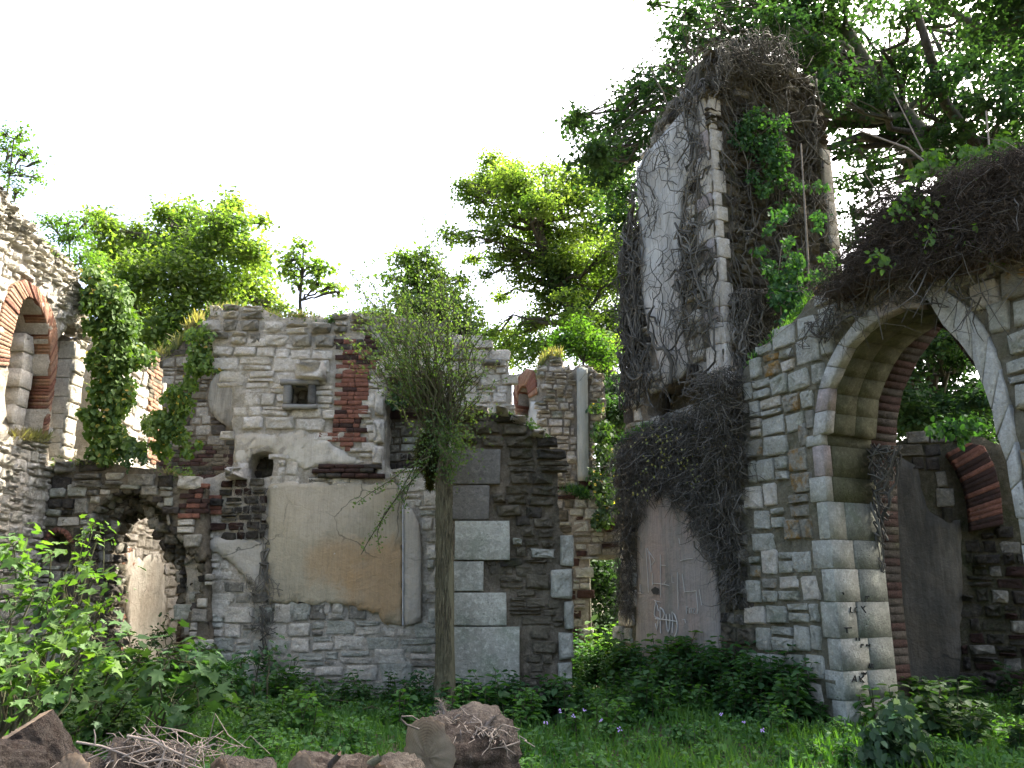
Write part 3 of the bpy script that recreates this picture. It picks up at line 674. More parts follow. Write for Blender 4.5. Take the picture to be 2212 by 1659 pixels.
# ================================================================== DOORWAY WALL (left of the centre wall)
D = Wall((-5.3, 12.75, 0), (1, 0, 0), 'doorway_wall', 'low rubble wall left of centre broken through by a ragged doorway arch')
d_poly = below([(86, 1640), (82, 1020), (100, 1004), (150, 1006), (200, 1000), (240, 1003), (275, 1008), (330, 1011), (360, 1018), (400, 1030), (440, 1052), (446, 1180), (446, 1640)], D)
d_hole = below([(205, 1640), (200, 1400), (195, 1200), (197, 1117), (207, 1098), (227, 1081), (245, 1064), (292, 1058), (318, 1073), (340, 1085), (358, 1099), (367, 1139), (395, 1168), (420, 1201), (435, 1225), (435, 1285), (412, 1318), (402, 1358), (400, 1640)], D, -.6)
d_hole2 = below([(203, 1640), (204, 1400), (208, 1172), (228, 1120), (248, 1098), (270, 1090), (296, 1092), (310, 1106), (322, 1150), (336, 1190), (362, 1212), (376, 1300), (380, 1345), (382, 1640)], D, -.6)
d_nic = D.P([(103, 1215), (103, 1170), (112, 1155), (127, 1150), (142, 1157), (150, 1175), (150, 1215)])
D.slab(d_poly, [d_hole, d_nic], .3, -.01, .1, .04, MORB, edge=.02)
D.slab(d_poly, [d_hole2], .45, -.36, .1, .07, MORB, name='inner_core', edge=.03)
D.slab(D.P([(95, 1140), (160, 1140), (160, 1225), (95, 1225)]), [], .04, -.28, .1, .02, MORD, name='niche_back')
nb = D.P([(103, 1215), (103, 1170), (112, 1155), (127, 1150), (142, 1157), (150, 1175), (150, 1215)])[1:6]
no = D.P([(93, 1172), (104, 1148), (127, 1137), (150, 1146), (163, 1172)])
D.blocks(nb, no, 9, .05, -.2, BRK, 'brick')
exn = [d_hole, d_nic, D.P([(90, 1215), (93, 1172), (104, 1146), (127, 1135), (150, 1144), (163, 1172), (163, 1215)]), D.P([(394, 1042), (466, 1050), (466, 1112), (440, 1122), (392, 1118)])]
_, ex = clip(d_poly, 900, 1050, D)
D.zone(d_poly, exn + ex, (.18, .28), (.25, .5), .035, ((GRY, 4), (WHT, 2), (DRK, 2)), kind='rough', d=(.06, .18), split=.2)
_, ex = clip(d_poly, 1050, 1900, D)
rt = D.P([(385, 1000), (500, 1000), (500, 1700), (385, 1700)]); lt = D.P([(0, 900), (385, 900), (385, 1700), (0, 1700)])
D.zone(d_poly, exn + ex + [rt], (.15, .28), (.16, .38), .03, ((GRY, 5), (GRN, 2), (DRK, 2), (WHT, 1)), kind='rubble', d=(.03, .12), split=.3)
D.zone(d_poly, exn + ex + [lt], (.15, .26), (.2, .42), .03, ((WHT, 4), (GRY, 1)), kind='flat', d=(.03, .08), split=.3)
D.zone(D.P([(392, 1042), (446, 1048), (446, 1120), (392, 1118)]), [], (.073, .08), (.21, .24), .012, ((BRK, 4), (BRKD, 3)), brick=True, d=(.04, .07), split=0)
# rubble of the broken reveal between the two hole outlines
ring = [p for p in d_hole]
D.zone(d_hole, [d_hole2], (.11, .2), (.12, .28), .02, ((DRK, 3), (BRN, 4), (GRY, 2)), kind='rough', d=(.1, .26), d0=-.4, split=.2)
D.edge(d_hole2, -.3, -.86, .17, ((DRK, 2), (BRN, 4), (GRY, 3)), 'rough', 1, .07)
D.edge([p for p in d_hole], .03, -.36, .16, ((DRK, 2), (BRN, 3), (GRY, 4)), 'rough', 1, .05)
D.flush()

# ================================================================== LEFT WALL (runs away from the viewer, sunlit)
L = Wall((-7.2, 9.0, 0), (0, 1, 0), 'side_wall', 'sunlit pale rubble wall at the left edge with a red brick arched window')
lt_px = [(-420, 150), (-200, 300), (-60, 385), (0, 408), (22, 440), (58, 478), (70, 505), (110, 540), (150, 562), (168, 592), (182, 640), (186, 705)]
l_top = L.P(lt_px)
l_poly = [(l_top[0][0], -.3)] + l_top + [(l_top[-1][0], -.3)]
l_h1 = L.P([(10, 948), (14, 860), (18, 760), (30, 705), (47, 650), (60, 641), (76, 650), (92, 680), (102, 720), (106, 770), (104, 830), (99, 880), (92, 948)])
l_h2 = L.P([(108, 1000), (110, 880), (113, 800), (122, 770), (120, 745), (134, 715), (150, 700), (165, 715), (200, 705), (200, 1000)])
L.slab(l_poly, [l_h1, l_h2], .8, .0, .13, .04, MORP, edge=.03)
L.slab(L.P([(-60, 600), (125, 620), (130, 980), (-60, 980)]), [], .12, -.75, .14, .03, MORB, name='window_back')
L.zone(L.P([(-40, 620), (118, 630), (118, 975), (-40, 975)]), [], (.07, .08), (.2, .24), .012, ((BRKO, 3), (BRK, 3), (BRN, 2)), brick=True, d=(.03, .06), d0=-.76, split=0)
bi = L.P([(18, 790), (19, 755), (30, 705), (47, 650), (60, 641), (76, 650), (92, 680), (102, 720), (106, 770), (104, 830), (99, 880), (90, 948)])
bo = L.P([(-14, 790), (-8, 700), (5, 655), (27, 612), (52, 603), (75, 617), (96, 642), (113, 678), (122, 720), (122, 790), (113, 850), (101, 948)])
L.blocks(bi, bo, 70, .03, -.3, BRKO, 'brick', .006, mats=[BRKO, BRKO, BRK])
bx = L.P([(-16, 948), (-16, 790), (-10, 700), (4, 650), (27, 607), (52, 599), (76, 613), (98, 640), (115, 678), (124, 720), (124, 790), (115, 850), (103, 948)])
# pale splayed jamb inside the window
uw = L.uv(103, 800)[0]
for k in range(8):
    v0 = 3.15 + k * .28; ww = .26 + .06 * (k % 2)
    L.blocks([(uw, v0), (uw, v0 + .28)], [(uw - ww, v0), (uw - ww, v0 + .28)], 1, -.24 + .02 * (k % 3), -.74, WHT2, 'jamb_block', .005)
_, ex = clip(l_poly, -500, 5000, L)
topz = [(u, v - .55) for u, v in l_top]; cap = l_top + topz[::-1]
L.zone(cap, [], (.1, .17), (.12, .3), .03, ((GRY, 3), (WHT, 4)), kind='rough', d=(.04, .13), split=.3)
L.edge([(l_top[-1][0], 5.4), l_top[-1], l_top[-2]], .02, -.8, .17, ((WHT, 1),), 'rough', -1, .06)
L.zone(l_poly, [l_h1, l_h2, bx, cap], (.12, .2), (.14, .34), .03, ((WHT2, 5), (WHT, 3)), kind='rough', d=(.03, .09), split=.35)
L.flush()
# far jamb of the opening at its end, dressed blocks facing the viewer
J = Wall((-7.2, 12.95, 0), (1, 0, 0), 'opening_jamb', 'tall shaded jamb of pale dressed blocks between the brick arched window and the ivy')
j_poly = [(-.82, 2.6), (.02, 2.6), (.02, 5.4), (-.1, 5.62), (-.3, 5.7), (-.55, 5.4), (-.82, 5.0)]
J.slab(j_poly, [], .3, -.02, .1, .02, MOR)
J.edge([(.02, 2.6), (.02, 5.4)], .03, -.3, .25, ((WHT, 1),), 'rubble', 1, .05)
v = 2.62; r_ = 0
while v < 5.6:
    h_ = rd.uniform(.22, .36); us = [-.8, -.42 + .12 * (r_ % 2), 0] if r_ % 3 else [-.8, -.55, -.25, 0]
    for a_, b_ in zip(us[:-1], us[1:]):
        if inside(j_poly, (a_ + b_) / 2, v + h_ / 2): J.stone((a_ + b_) / 2, v + h_ / 2, b_ - a_ - .012, h_ - .012, WHT, 'ashlar', .05, -.02)
    v += h_; r_ += 1
J.flush()
# the same line of wall further back, seen above the doorway and through it
L2 = Wall((-7.25, 16.0, 0), (0, 1, 0), 'far_side_wall', 'far sunlit wall of pale rubble and stained plaster seen above and through the broken doorway')
l2t = L2.P([(232, 700), (262, 722), (290, 760), (312, 768), (326, 785), (343, 800)])
l2_poly = [(l2t[0][0], -.3)] + l2t + [(l2t[-1][0] + .3, l2t[-1][1] - .3), (l2t[-1][0] + .35, 3.0), (18.6 - 16, 2.9), (18.6 - 16, -.3)]
l2n = L2.P([(226, 1560), (228, 1230), (236, 1210), (246, 1205), (255, 1212), (259, 1235), (259, 1560)])
l2n = [(u, max(v, .25)) for u, v in l2n]
L2.slab(l2_poly, [l2n], .6, 0, .14, .03, MORP, edge=.02)
L2.slab([(l2n[0][0] - .2, 0), (l2n[-1][0] + .2, 0), (l2n[-1][0] + .2, 2.6), (l2n[0][0] - .2, 2.6)], [], .1, -.4, .15, .03, MORB, name='niche_back')
pl2 = L2.P([(266, 1560), (265, 1245), (268, 1198), (282, 1190), (292, 1200), (302, 1212), (318, 1196), (330, 1204), (345, 1200), (352, 1560)]); pl2 = [(u, max(v, .05)) for u, v in pl2]
L2.slab(pl2, [], .05, .05, .12, .02, PLW3, 'plaster_panel', edge=.07)  # paler plaster, makes the doorway interior look sunlit by its colour
L2.zone(L2.P([(259, 1560), (261, 1225), (275, 1180), (295, 1195), (300, 1205), (285, 1225), (266, 1235), (268, 1560)]), [], (.08, .09), (.18, .22), .01, ((BRKO, 3),), brick=True, d=(.03, .06), split=0)
L2.zone(L2.P([(318, 760), (345, 780), (345, 1000), (318, 1000)]), [], (.08, .09), (.2, .22), .01, ((BRKO, 3), (BRN, 1)), brick=True, d=(.04, .08), split=0)
L2.zone(l2_poly, [l2n, pl2, L2.P([(318, 760), (345, 780), (345, 1000), (318, 1000)])], (.18, .28), (.22, .45), .035, ((WHT2, 4), (WHT, 2)), kind='rubble', d=(.03, .1), split=.3)
L2.flush()

# ================================================================== BACK WALL (shaded, behind the top left corner of the centre wall)
B = Wall((-5.0, 18.4, 0), (1, 0, 0), 'back_room_wall', 'shaded brown plastered wall behind the broken left edge of the centre wall')
b_poly = below([(300, 1700), (325, 800), (345, 765), (372, 770), (400, 735), (425, 700), (450, 700), (560, 700), (560, 1700)], B)
B.slab(b_poly, [], .6, 0, .14, .04, MORB, edge=.03)
pbk = B.P([(452, 862), (458, 825), (470, 805), (480, 800), (530, 800), (530, 935), (500, 930), (470, 905), (455, 890)])
B.slab(pbk, [], .06, .06, .12, .015, PLD, 'plaster_panel', edge=.02)
_, ex = clip(b_poly, 500, 960, B)
B.zone(b_poly, [pbk] + ex, (.16, .26), (.2, .45), .03, ((GRY, 3), (BRN, 3), (DRK, 1)), kind='rubble', d=(.03, .09), split=.3)
_, ex = clip(b_poly, 960, 1700, B)
B.zone(b_poly, ex, (.085, .1), (.22, .28), .015, ((BRKD, 3), (BRN, 3), (DRK, 2)), brick=True, d=(.03, .06), split=0)
B.flush()

# ================================================================== PILLAR (centre)
Pi = Wall((-.1, 11.4, 0), (1, 0, 0), 'stone_pillar', 'broken central pillar of large pale corner blocks and brown sandstone rubble')
p_poly = below([(979, 1640), (978, 985), (980, 970), (975, 945), (965, 925), (975, 905), (1000, 890), (1042, 893), (1093, 897), (1115, 906), (1141, 921), (1166, 943), (1185, 953), (1187, 972), (1203, 1000), (1203, 1057), (1209, 1150), (1238, 1172), (1236, 1430), (1236, 1640)], Pi)
Pi.slab(p_poly, [], 1.0, -.01, .09, .035, MORB, edge=.015)
for q, m_ in (((978, 972, 1082, 1048), ASHD), ((978, 1049, 1058, 1124), ASHD), ((982, 1125, 1102, 1211), ASH), ((979, 1212, 1046, 1278), ASH), ((978, 1279, 1095, 1352), ASH), ((979, 1353, 1124, 1489), ASH)):
    Pi.rect(*q, m_, 'ashlar', .1)
for q in ((1208, 1153, 1240, 1225), (1188, 1227, 1238, 1294), (1218, 1296, 1240, 1363), (1205, 1365, 1240, 1426), (1203, 1428, 1236, 1480)): Pi.rect(*q, GRN, 'rubble', .1, .01)
pe = [Pi.P([(970, y0), (x1, y0), (x1, y1), (970, y1)]) for (x1, y0, y1) in ((1084, 970, 1050), (1060, 1048, 1126), (1104, 1124, 1213), (1048, 1210, 1280), (1097, 1277, 1354), (1126, 1352, 1490))]
pe += [Pi.P([(x0, y0), (1260, y0), (1260, y1), (x0, y1)]) for (x0, y0, y1) in ((1206, 1150, 1227), (1186, 1225, 1296), (1216, 1294, 1365), (1203, 1363, 1500))]
_, ex = clip(p_poly, 800, 1125, Pi)
Pi.zone(p_poly, pe + ex, (.12, .2), (.25, .5), .025, ((DRK, 2), (BRN, 5)), kind='rough', d=(.05, .16), split=.15)
_, ex = clip(p_poly, 1125, 1215, Pi)
Pi.zone(p_poly, pe + ex, (.12, .17), (.22, .4), .03, ((GRN, 1), (DRK, 2), (BRN, 3)), kind='rough', d=(.04, .1), split=.15)
_, ex = clip(p_poly, 1215, 1490, Pi)
Pi.zone(p_poly, pe + ex, (.09, .19), (.2, .5), .035, ((BRN, 6),), kind='rubble', d=(.04, .09), split=.15)
_, ex = clip(p_poly, 1490, 1700, Pi)
Pi.zone(p_poly, ex, (.14, .22), (.25, .5), .03, ((GRY, 2), (GRN, 3)), kind='rubble', d=(.04, .09), split=.1)
for (x, y, a_, b_) in ((1010, 898, .28, .14), (1035, 888, .3, .13), (1085, 893, .22, .14), (1120, 908, .25, .12), (1160, 938, .25, .13), (988, 905, .2, .12)):
    Pi.stone(*Pi.uv(x, y), a_, b_, WHT, 'rough', .35, -.2, rd.uniform(-.3, .3))
# the crown-like carving on the middle block
cv = Tubes(4)
def strokes(T, W, pts_list, f, r=.004, d=.1):
    for pts in pts_list: T.add([W.w(*W.uv(*f(*p)), d) for p in pts], r, r)
strokes(cv, Pi, [[(880, 632), (880, 598), (900, 592), (925, 600), (950, 592), (975, 598)], [(900, 628), (978, 628)], [(905, 614), (975, 614)]], lambda x, y: (727.7 + .329 * x, 1113.4 + .329 * y), .005, .1)
cv.build('carving', CARVE, Pi.root)
Pi.flush()

# ================================================================== BUTTRESS RUIN (behind the pillar)
V = Wall((2.2, 16.2, 0), (1, 0, 0), 'buttress_ruin', 'distant ruin between pillar and tower with flat grey plaster strip and lintelled opening')
v_poly = below([(1165, 1700), (1165, 800), (1181, 772), (1210, 768), (1217, 792), (1239, 800), (1243, 789), (1269, 791), (1298, 809), (1307, 838), (1309, 900), (1290, 925), (1276, 1040), (1345, 1095), (1345, 1206), (1273, 1206), (1273, 1700)], V)
V.slab(v_poly, [], .7, 0, .12, .04, MOR, edge=.02)
vs = V.P([(1245, 797), (1268, 793), (1271, 1040), (1247, 1040)])
V.slab(vs, [], .12, .14, .12, .006, PLW2, 'plaster_strip')
_, ex = clip(v_poly, 600, 1045, V)
V.zone(v_poly, [vs] + ex, (.11, .19), (.13, .32), .03, ((WHT, 4), (WHT2, 3), (GRN, 1)), kind='rough', d=(.04, .16), split=.3)
_, ex = clip(v_poly, 1045, 1700, V)
V.zone(v_poly, ex, (.16, .26), (.2, .4), .03, ((GRN, 3), (GRY, 3), (BRKD, 1), (BRN, 1)), kind='rubble', d=(.04, .14), split=.2)
V.flush()
G = Wall((1.55, 17.5, 0), (.55, -.84, 0), 'arched_ruin', 'small broken red brick arch on a pale plastered wall left of the distant ruin')
g_poly = below([(1110, 1700), (1110, 835), (1120, 812), (1137, 796), (1165, 800), (1190, 795), (1205, 800), (1205, 1700)], G)
g_hole = G.P([(1119, 905), (1121, 850), (1128, 836), (1136, 833), (1142, 845), (1143, 905)])
G.slab(g_poly, [g_hole], .5, 0, .12, .03, MOR, edge=.02)
G.slab(G.P([(1105, 820), (1155, 820), (1155, 920), (1105, 920)]), [], .08, -.45, .12, .02, BRKO, name='arch_back')
G.blocks(G.P([(1119, 905), (1121, 850), (1128, 836), (1136, 833), (1142, 845), (1144, 860)]), G.P([(1112, 905), (1113, 838), (1124, 812), (1140, 797), (1156, 802), (1163, 850)]), 16, .05, -.35, BRK, 'brick', .005, mats=[BRK, BRKO])
gp = G.P([(1146, 905), (1150, 868), (1163, 868), (1185, 860), (1188, 1000), (1144, 1000)])
G.slab(gp, [], .05, .05, .1, .01, PLW, 'plaster_panel')
G.zone(g_poly, [g_hole, gp, G.P([(1108, 905), (1110, 838), (1124, 808), (1140, 794), (1158, 800), (1165, 855), (1146, 905)])], (.14, .2), (.16, .34), .03, ((WHT2, 3), (WHT, 2)), kind='rough', d=(.04, .1), split=.2)
G.flush()

# ================================================================== RIGHT WALL with the pointed arch
RO = Vector((3.66, 10.29, 0)); RU = Vector((.445, -.896, 0)).normalized()
R = Wall(RO, RU, 'arch_wall', 'tall squared-stone wall on the right with a big pointed stone arch')
uj = R.uv(1806, 1250)[0]
a_in = [(uj, -.3), (uj, 1.2), (uj, R.uv(1787, 1000)[1])] + R.P([(1788, 934), (1796, 839), (1818, 788), (1840, 744), (1862, 722), (1898, 693), (1935, 671), (1971, 662), (1993, 666), (2041, 704), (2081, 744), (2106, 777), (2117, 810), (2136, 850), (2147, 886), (2154, 934), (2169, 967), (2176, 983), (2190, 1067), (2200, 1120)])
ur = a_in[-1][0]; a_in += [(ur, 1.2), (ur, -.3)]
r_top = R.P([(1338, 965), (1345, 950), (1400, 925), (1450, 900), (1480, 890), (1560, 868), (1598, 850), (1608, 795), (1671, 735), (1700, 710), (1730, 680), (1752, 636), (1810, 592), (1880, 560), (2000, 540), (2120, 520), (2260, 400), (2400, 350)])
r_poly = [(r_top[0][0], -.3)] + r_top + [(r_top[-1][0], -.3)]
r_hole = a_in
def res(p, n):
    p = np.array(p, float); L = np.r_[0, np.cumsum(np.hypot(*np.diff(p, axis=0).T))]; t = np.linspace(0, L[-1], n); return np.stack([np.interp(t, L, p[:, 0]), np.interp(t, L, p[:, 1])], 1)
vi = a_in[3:23]; vo = R.P([(1760, 945), (1768, 857), (1788, 795), (1821, 733), (1862, 685), (1916, 634), (1960, 618), (1989, 612), (2044, 627), (2092, 656), (2117, 690), (2154, 748), (2172, 821), (2186, 880), (2200, 963), (2215, 1067), (2228, 1120)])
midp = [tuple(x) for x in res(vi, 24) * .55 + res(vo, 24) * .45]
r_core = [(uj - .11, -.3), (uj - .11, midp[0][1])] + midp + [(ur + .12, midp[-1][1]), (ur + .12, -.3)]
R.slab(r_poly, [r_core], .8, -.005, .12, .04, MORM, edge=.02)
# voussoirs run through the thickness
vi = a_in[3:23]; vo = R.P([(1760, 945), (1768, 857), (1788, 795), (1821, 733), (1862, 685), (1916, 634), (1960, 618), (1989, 612), (2044, 627), (2092, 656), (2117, 690), (2154, 748), (2172, 821), (2186, 880), (2200, 963), (2215, 1067), (2228, 1120)])
R.blocks(vi[:9], vo[:7] + [R.uv(1975, 612)], 8, .05, -.1, None, gap=.003, mats=[ASH2, ASH2, PNK])
def thick_in(path, k):     # soffit stones: a second ring of pieces behind the face ring
    return [tuple(x) for x in res(path, 24) * (1 - k) + res(vo if path is vi else vo, 24) * k]
vl, vr_ = vi[:9], vi[9:]; ol, orr = vo[:7] + [R.uv(1975, 612)], vo[7:]
for (a_, b_, na) in ((vl, ol, 9), (vr_, orr, 10)):
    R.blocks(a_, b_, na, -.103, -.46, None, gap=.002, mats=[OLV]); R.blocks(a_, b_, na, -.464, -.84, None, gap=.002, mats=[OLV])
R.blocks(vi[9:], vo[7:], 8, .05, -.1, None, gap=.003, mats=[ASH2, ASH2])
# jamb blocks below the springing, two across the reveal
vv = 0.0; k = 0; vsp = a_in[3][1]
jz = []
while vv < vsp - .05:
    h_ = min(rd.uniform(.27, .46), vsp - vv); wd_ = .15 + .1 * (k % 2) + rd.uniform(0, .06); m_ = (PNK if vv > vsp - 1.2 and k % 2 == 0 else ASH)
    sp = rd.uniform(-.12, -.06) if vv > vsp - 1.0 else rd.uniform(-.5, -.25)
    R.blocks([(uj - .0, vv), (uj - .0, vv + h_)], [(uj - wd_, vv), (uj - wd_, vv + h_)], 1, .03, sp, m_, 'jamb_block', .003)
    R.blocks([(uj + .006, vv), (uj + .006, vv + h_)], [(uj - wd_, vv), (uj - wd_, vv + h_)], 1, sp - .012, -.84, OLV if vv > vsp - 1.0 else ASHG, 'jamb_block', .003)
    jz.append([(uj - wd_, vv), (uj + .1, vv), (uj + .1, vv + h_), (uj - wd_, vv + h_)]); vv += h_; k += 1
vz = [p for p in vi] + [p for p in reversed(vo)]
side = [(ur, -.3), (ur + .3, -.3), (ur + .3, 2.6), (ur, 2.6)]
R.blocks([(ur + .0, i * .4) for i in range(7)], [(ur + .3, i * .4) for i in range(7)], 6, .03, -.84, ASH, 'jamb_block')
# second, brick order behind, in mostly dark bricks and stones
bin_ = R.P([(1960, 1560), (1926, 1300), (1918, 1200), (1912, 1080), (1905, 983), (1908, 900), (1916, 839), (1946, 766), (1993, 700)])
R2 = Wall(RO - R.N * .86, RU, None, None); R2.root = R.root
def shift(pts): return [R2.uv(*p) for p in pts]
b_in = shift([(1905, 1580), (1894, 1300), (1888, 1200), (1884, 1080), (1880, 983), (1884, 900), (1896, 839), (1930, 766), (1985, 690), (2050, 715), (2150, 850), (2230, 1100)])
b_in = [(b_in[1][0], -.3)] + b_in[1:] + [(b_in[-1][0], -.3)]
b_outer = [(uj - .5, -.3), (uj - .5, 4.6), (uj + .6, 5.0), (ur - .5, 5.0), (ur + .5, 4.0), (ur + .5, -.3)]
def offs(p, dist):
    p = np.array(p, float); T = np.gradient(p, axis=0); T /= np.linalg.norm(T, axis=1, keepdims=True); return [tuple(x) for x in p + np.stack([-T[:, 1], T[:, 0]], 1) * dist]
b_off = offs(b_in, .22); b_mid = offs(b_in, .12); b_mid[0] = (b_mid[0][0], -.3); b_mid[-1] = (b_mid[-1][0], -.3)
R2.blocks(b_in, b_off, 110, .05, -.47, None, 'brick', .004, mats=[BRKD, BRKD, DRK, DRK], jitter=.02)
R2.slab(b_outer, [b_mid], .45, -.02, .1, .03, MORD, name='brick_order_core')
R2.zone([(uj - .3, 0), (uj - .3, 4.6), (uj + .6, 4.9), (ur - .5, 4.9), (ur + .3, 4.0), (ur + .3, 0)], [b_off + [(ur, -.3)]], (.075, .085), (.2, .23), .012, ((BRK, 2), (BRKD, 4), (DRK, 2)), brick=True, d=(.03, .06), split=0)
R.st += []
# wall face
pl_ = R.P([(1381, 1640), (1381, 1200), (1383, 1120), (1386, 1060), (1420, 1040), (1470, 1050), (1515, 1060), (1530, 1100), (1545, 1200), (1557, 1300), (1561, 1400), (1562, 1640)]); pl_ = [(u, max(v, -.1)) for u, v in pl_]
R.slab(pl_, [], .06, .045, .1, .008, PLP, 'plaster_panel', edge=.006)
jx = [r_hole, vz, pl_, side] + jz
left_part = R.P([(1200, 700), (1608, 700), (1612, 1700), (1200, 1700)])
lic = R.P([(1715, 930), (1765, 925), (1765, 1170), (1700, 1170), (1700, 1060)]); lic2 = R.P([(1625, 870), (1770, 850), (1765, 905), (1625, 905)])
MG = ((GRN, 6), (WHT, 1), (LIC, 1))
R.zone(lic, jx, (.28, .34), (.26, .36), .045, ((LIC, 1),), kind='rubble', d=(.05, .09), split=.2)
R.zone(r_poly, jx + [left_part, lic], (.25, .35), (.26, .46), .05, MG, kind='rubble', d=(.05, .1), split=.25, roll=.04)
mid = R.P([(1558, 860), (1612, 840), (1620, 1640), (1562, 1640)])
R.zone(mid, jx, (.16, .28), (.16, .34), .04, ((DRK, 3), (BRN, 2), (GRY, 3)), kind='rough', d=(.05, .16), split=.2)
R.zone(R.P([(1336, 1205), (1381, 1205), (1381, 1640), (1340, 1640)]), jx, (.2, .34), (.22, .36), .02, ((WHT, 3), (GRN, 2)), kind='rough', d=(.05, .12), split=0)
R.zone(r_poly, jx + [mid, R.P([(1600, 600), (2600, 600), (2600, 3000), (1612, 3000)]), R.P([(1200, 1205), (1700, 1205), (1700, 3000), (1200, 3000)])], (.16, .28), (.2, .4), .03, ((DRK, 2), (BRN, 2), (GRY, 2)), kind='rough', d=(.03, .1), split=.2, fill=.8)
R.zone(R.P([(1560, 1430), (1562, 1300), (1545, 1225), (1552, 1222), (1572, 1330), (1572, 1430)]), [], (.25, .4), (.12, .2), .01, ((WHT2, 1),), kind='rough', d=(.1, .14), split=0)
# scratched writing on the plaster
def gz(x, y): return (1334 + x * .18277, 1152.2 + y * .18277)
wr = Tubes(4)
strokes(wr, R, [[(518, 915), (505, 860), (490, 812), (478, 870), (468, 960), (480, 988), (518, 998), (512, 1060), (500, 1145), (480, 1060)],
    [(538, 872), (540, 1000), (544, 1180)], [(538, 876), (572, 902), (590, 950), (575, 1000), (542, 1022)],
    [(610, 950), (612, 1060), (622, 1140), (636, 1165), (650, 1130), (656, 1050), (652, 950)],
    [(685, 1175), (688, 1050), (682, 925), (712, 965), (735, 1030), (744, 1100), (730, 1180), (700, 1240)], [(480, 1008), (600, 1020), (740, 1042)]], gz, .011, .056)
strokes(wr, R, [[(848, 870), (850, 950)], [(845, 868), (868, 872)], [(848, 905), (864, 906)], [(884, 885), (885, 945)], [(892, 885), (922, 884)], [(907, 885), (906, 945)], [(925, 886), (946, 884), (924, 945), (948, 946)],
    [(385, 180), (400, 215), (420, 330), (430, 460)], [(400, 210), (475, 320), (440, 370)], [(445, 470), (448, 612)], [(445, 590), (540, 596), (600, 606), (648, 622)], [(545, 375), (605, 380)], [(775, 325), (850, 305), (925, 298)],
    [(800, 480), (815, 600), (828, 700)], [(828, 692), (965, 680)], [(965, 684), (975, 800), (986, 905), (975, 950)], [(300, 600), (300, 700)], [(272, 705), (325, 712)], [(470, 795), (545, 815)], [(540, 250), (545, 560), (545, 760)],
    [(760, 60), (775, 150)], [(745, 460), (752, 900)], [(805, 1020), (830, 1015), (838, 1060)], [(1000, 1390), (1040, 1460), (1045, 1560)], [(1000, 660), (1030, 850)], [(675, 500), (678, 580), (700, 580)], [(370, 170), (400, 700)], [(610, 560), (580, 600)]], gz, .0065, .055)
wr.build('scratched_lettering', SCR, R.root)
# dark painted flower mark
fl = []; tr_ = []
for c_, (cx, cy) in enumerate(((455, 672), (480, 655), (505, 668), (500, 700), (470, 695))):
    b0 = len(fl); fl.append(tuple(R.w(*R.uv(*gz(cx, cy)), .0575 + c_ * .0004)))
    for i in range(9): fl.append(tuple(R.w(*R.uv(*gz(cx + 24 * math.cos(i * .7), cy + 24 * math.sin(i * .7))), .0575 + c_ * .0004)))
    tr_ += [(b0, b0 + 1 + (i + 1) % 9, b0 + 1 + i) for i in range(9)]
link('painted_mark', np_mesh('painted_mark', fl, np.array(tr_)), CARVE, R.root)
# letters cut into the reveal
JV = Wall(R.w(uj + .004, 0), -R.N, None, None); JV.root = R.root
def jzp(x, y): return (1758.6 + x * .2192, 1212.8 + y * .2192)
cl = Tubes(4)
strokes(cl, JV, [[(360, 448), (356, 500), (378, 503)], [(420, 450), (402, 460), (405, 495), (425, 495)], [(462, 440), (508, 505)], [(500, 438), (475, 465)], [(500, 400), (500, 345), (542, 345)], [(520, 345), (520, 372)],
    [(300, 655), (370, 653)], [(322, 655), (324, 706)], [(470, 1092), (472, 1112)], [(485, 1093), (492, 1112), (500, 1098), (507, 1113), (516, 1092)],
    [(372, 1190), (402, 1122), (416, 1188)], [(380, 1165), (410, 1165)], [(446, 1130), (456, 1186)], [(490, 1125), (458, 1158), (492, 1192)],
    [(535, 1050), (545, 1008), (555, 1050)], [(565, 1008), (566, 1052)], [(580, 1008), (567, 1030), (583, 1052)], [(462, 850), (462, 815), (482, 815), (478, 830)], [(516, 836), (517, 818), (545, 834), (548, 812)], [(415, 750), (415, 780)], [(445, 752), (446, 782)], [(275, 310), (290, 308), (290, 330)]], jzp, .008, .002)
cl.build('carved_letters', CARVE, R.root)
R.flush(); R2.flush()

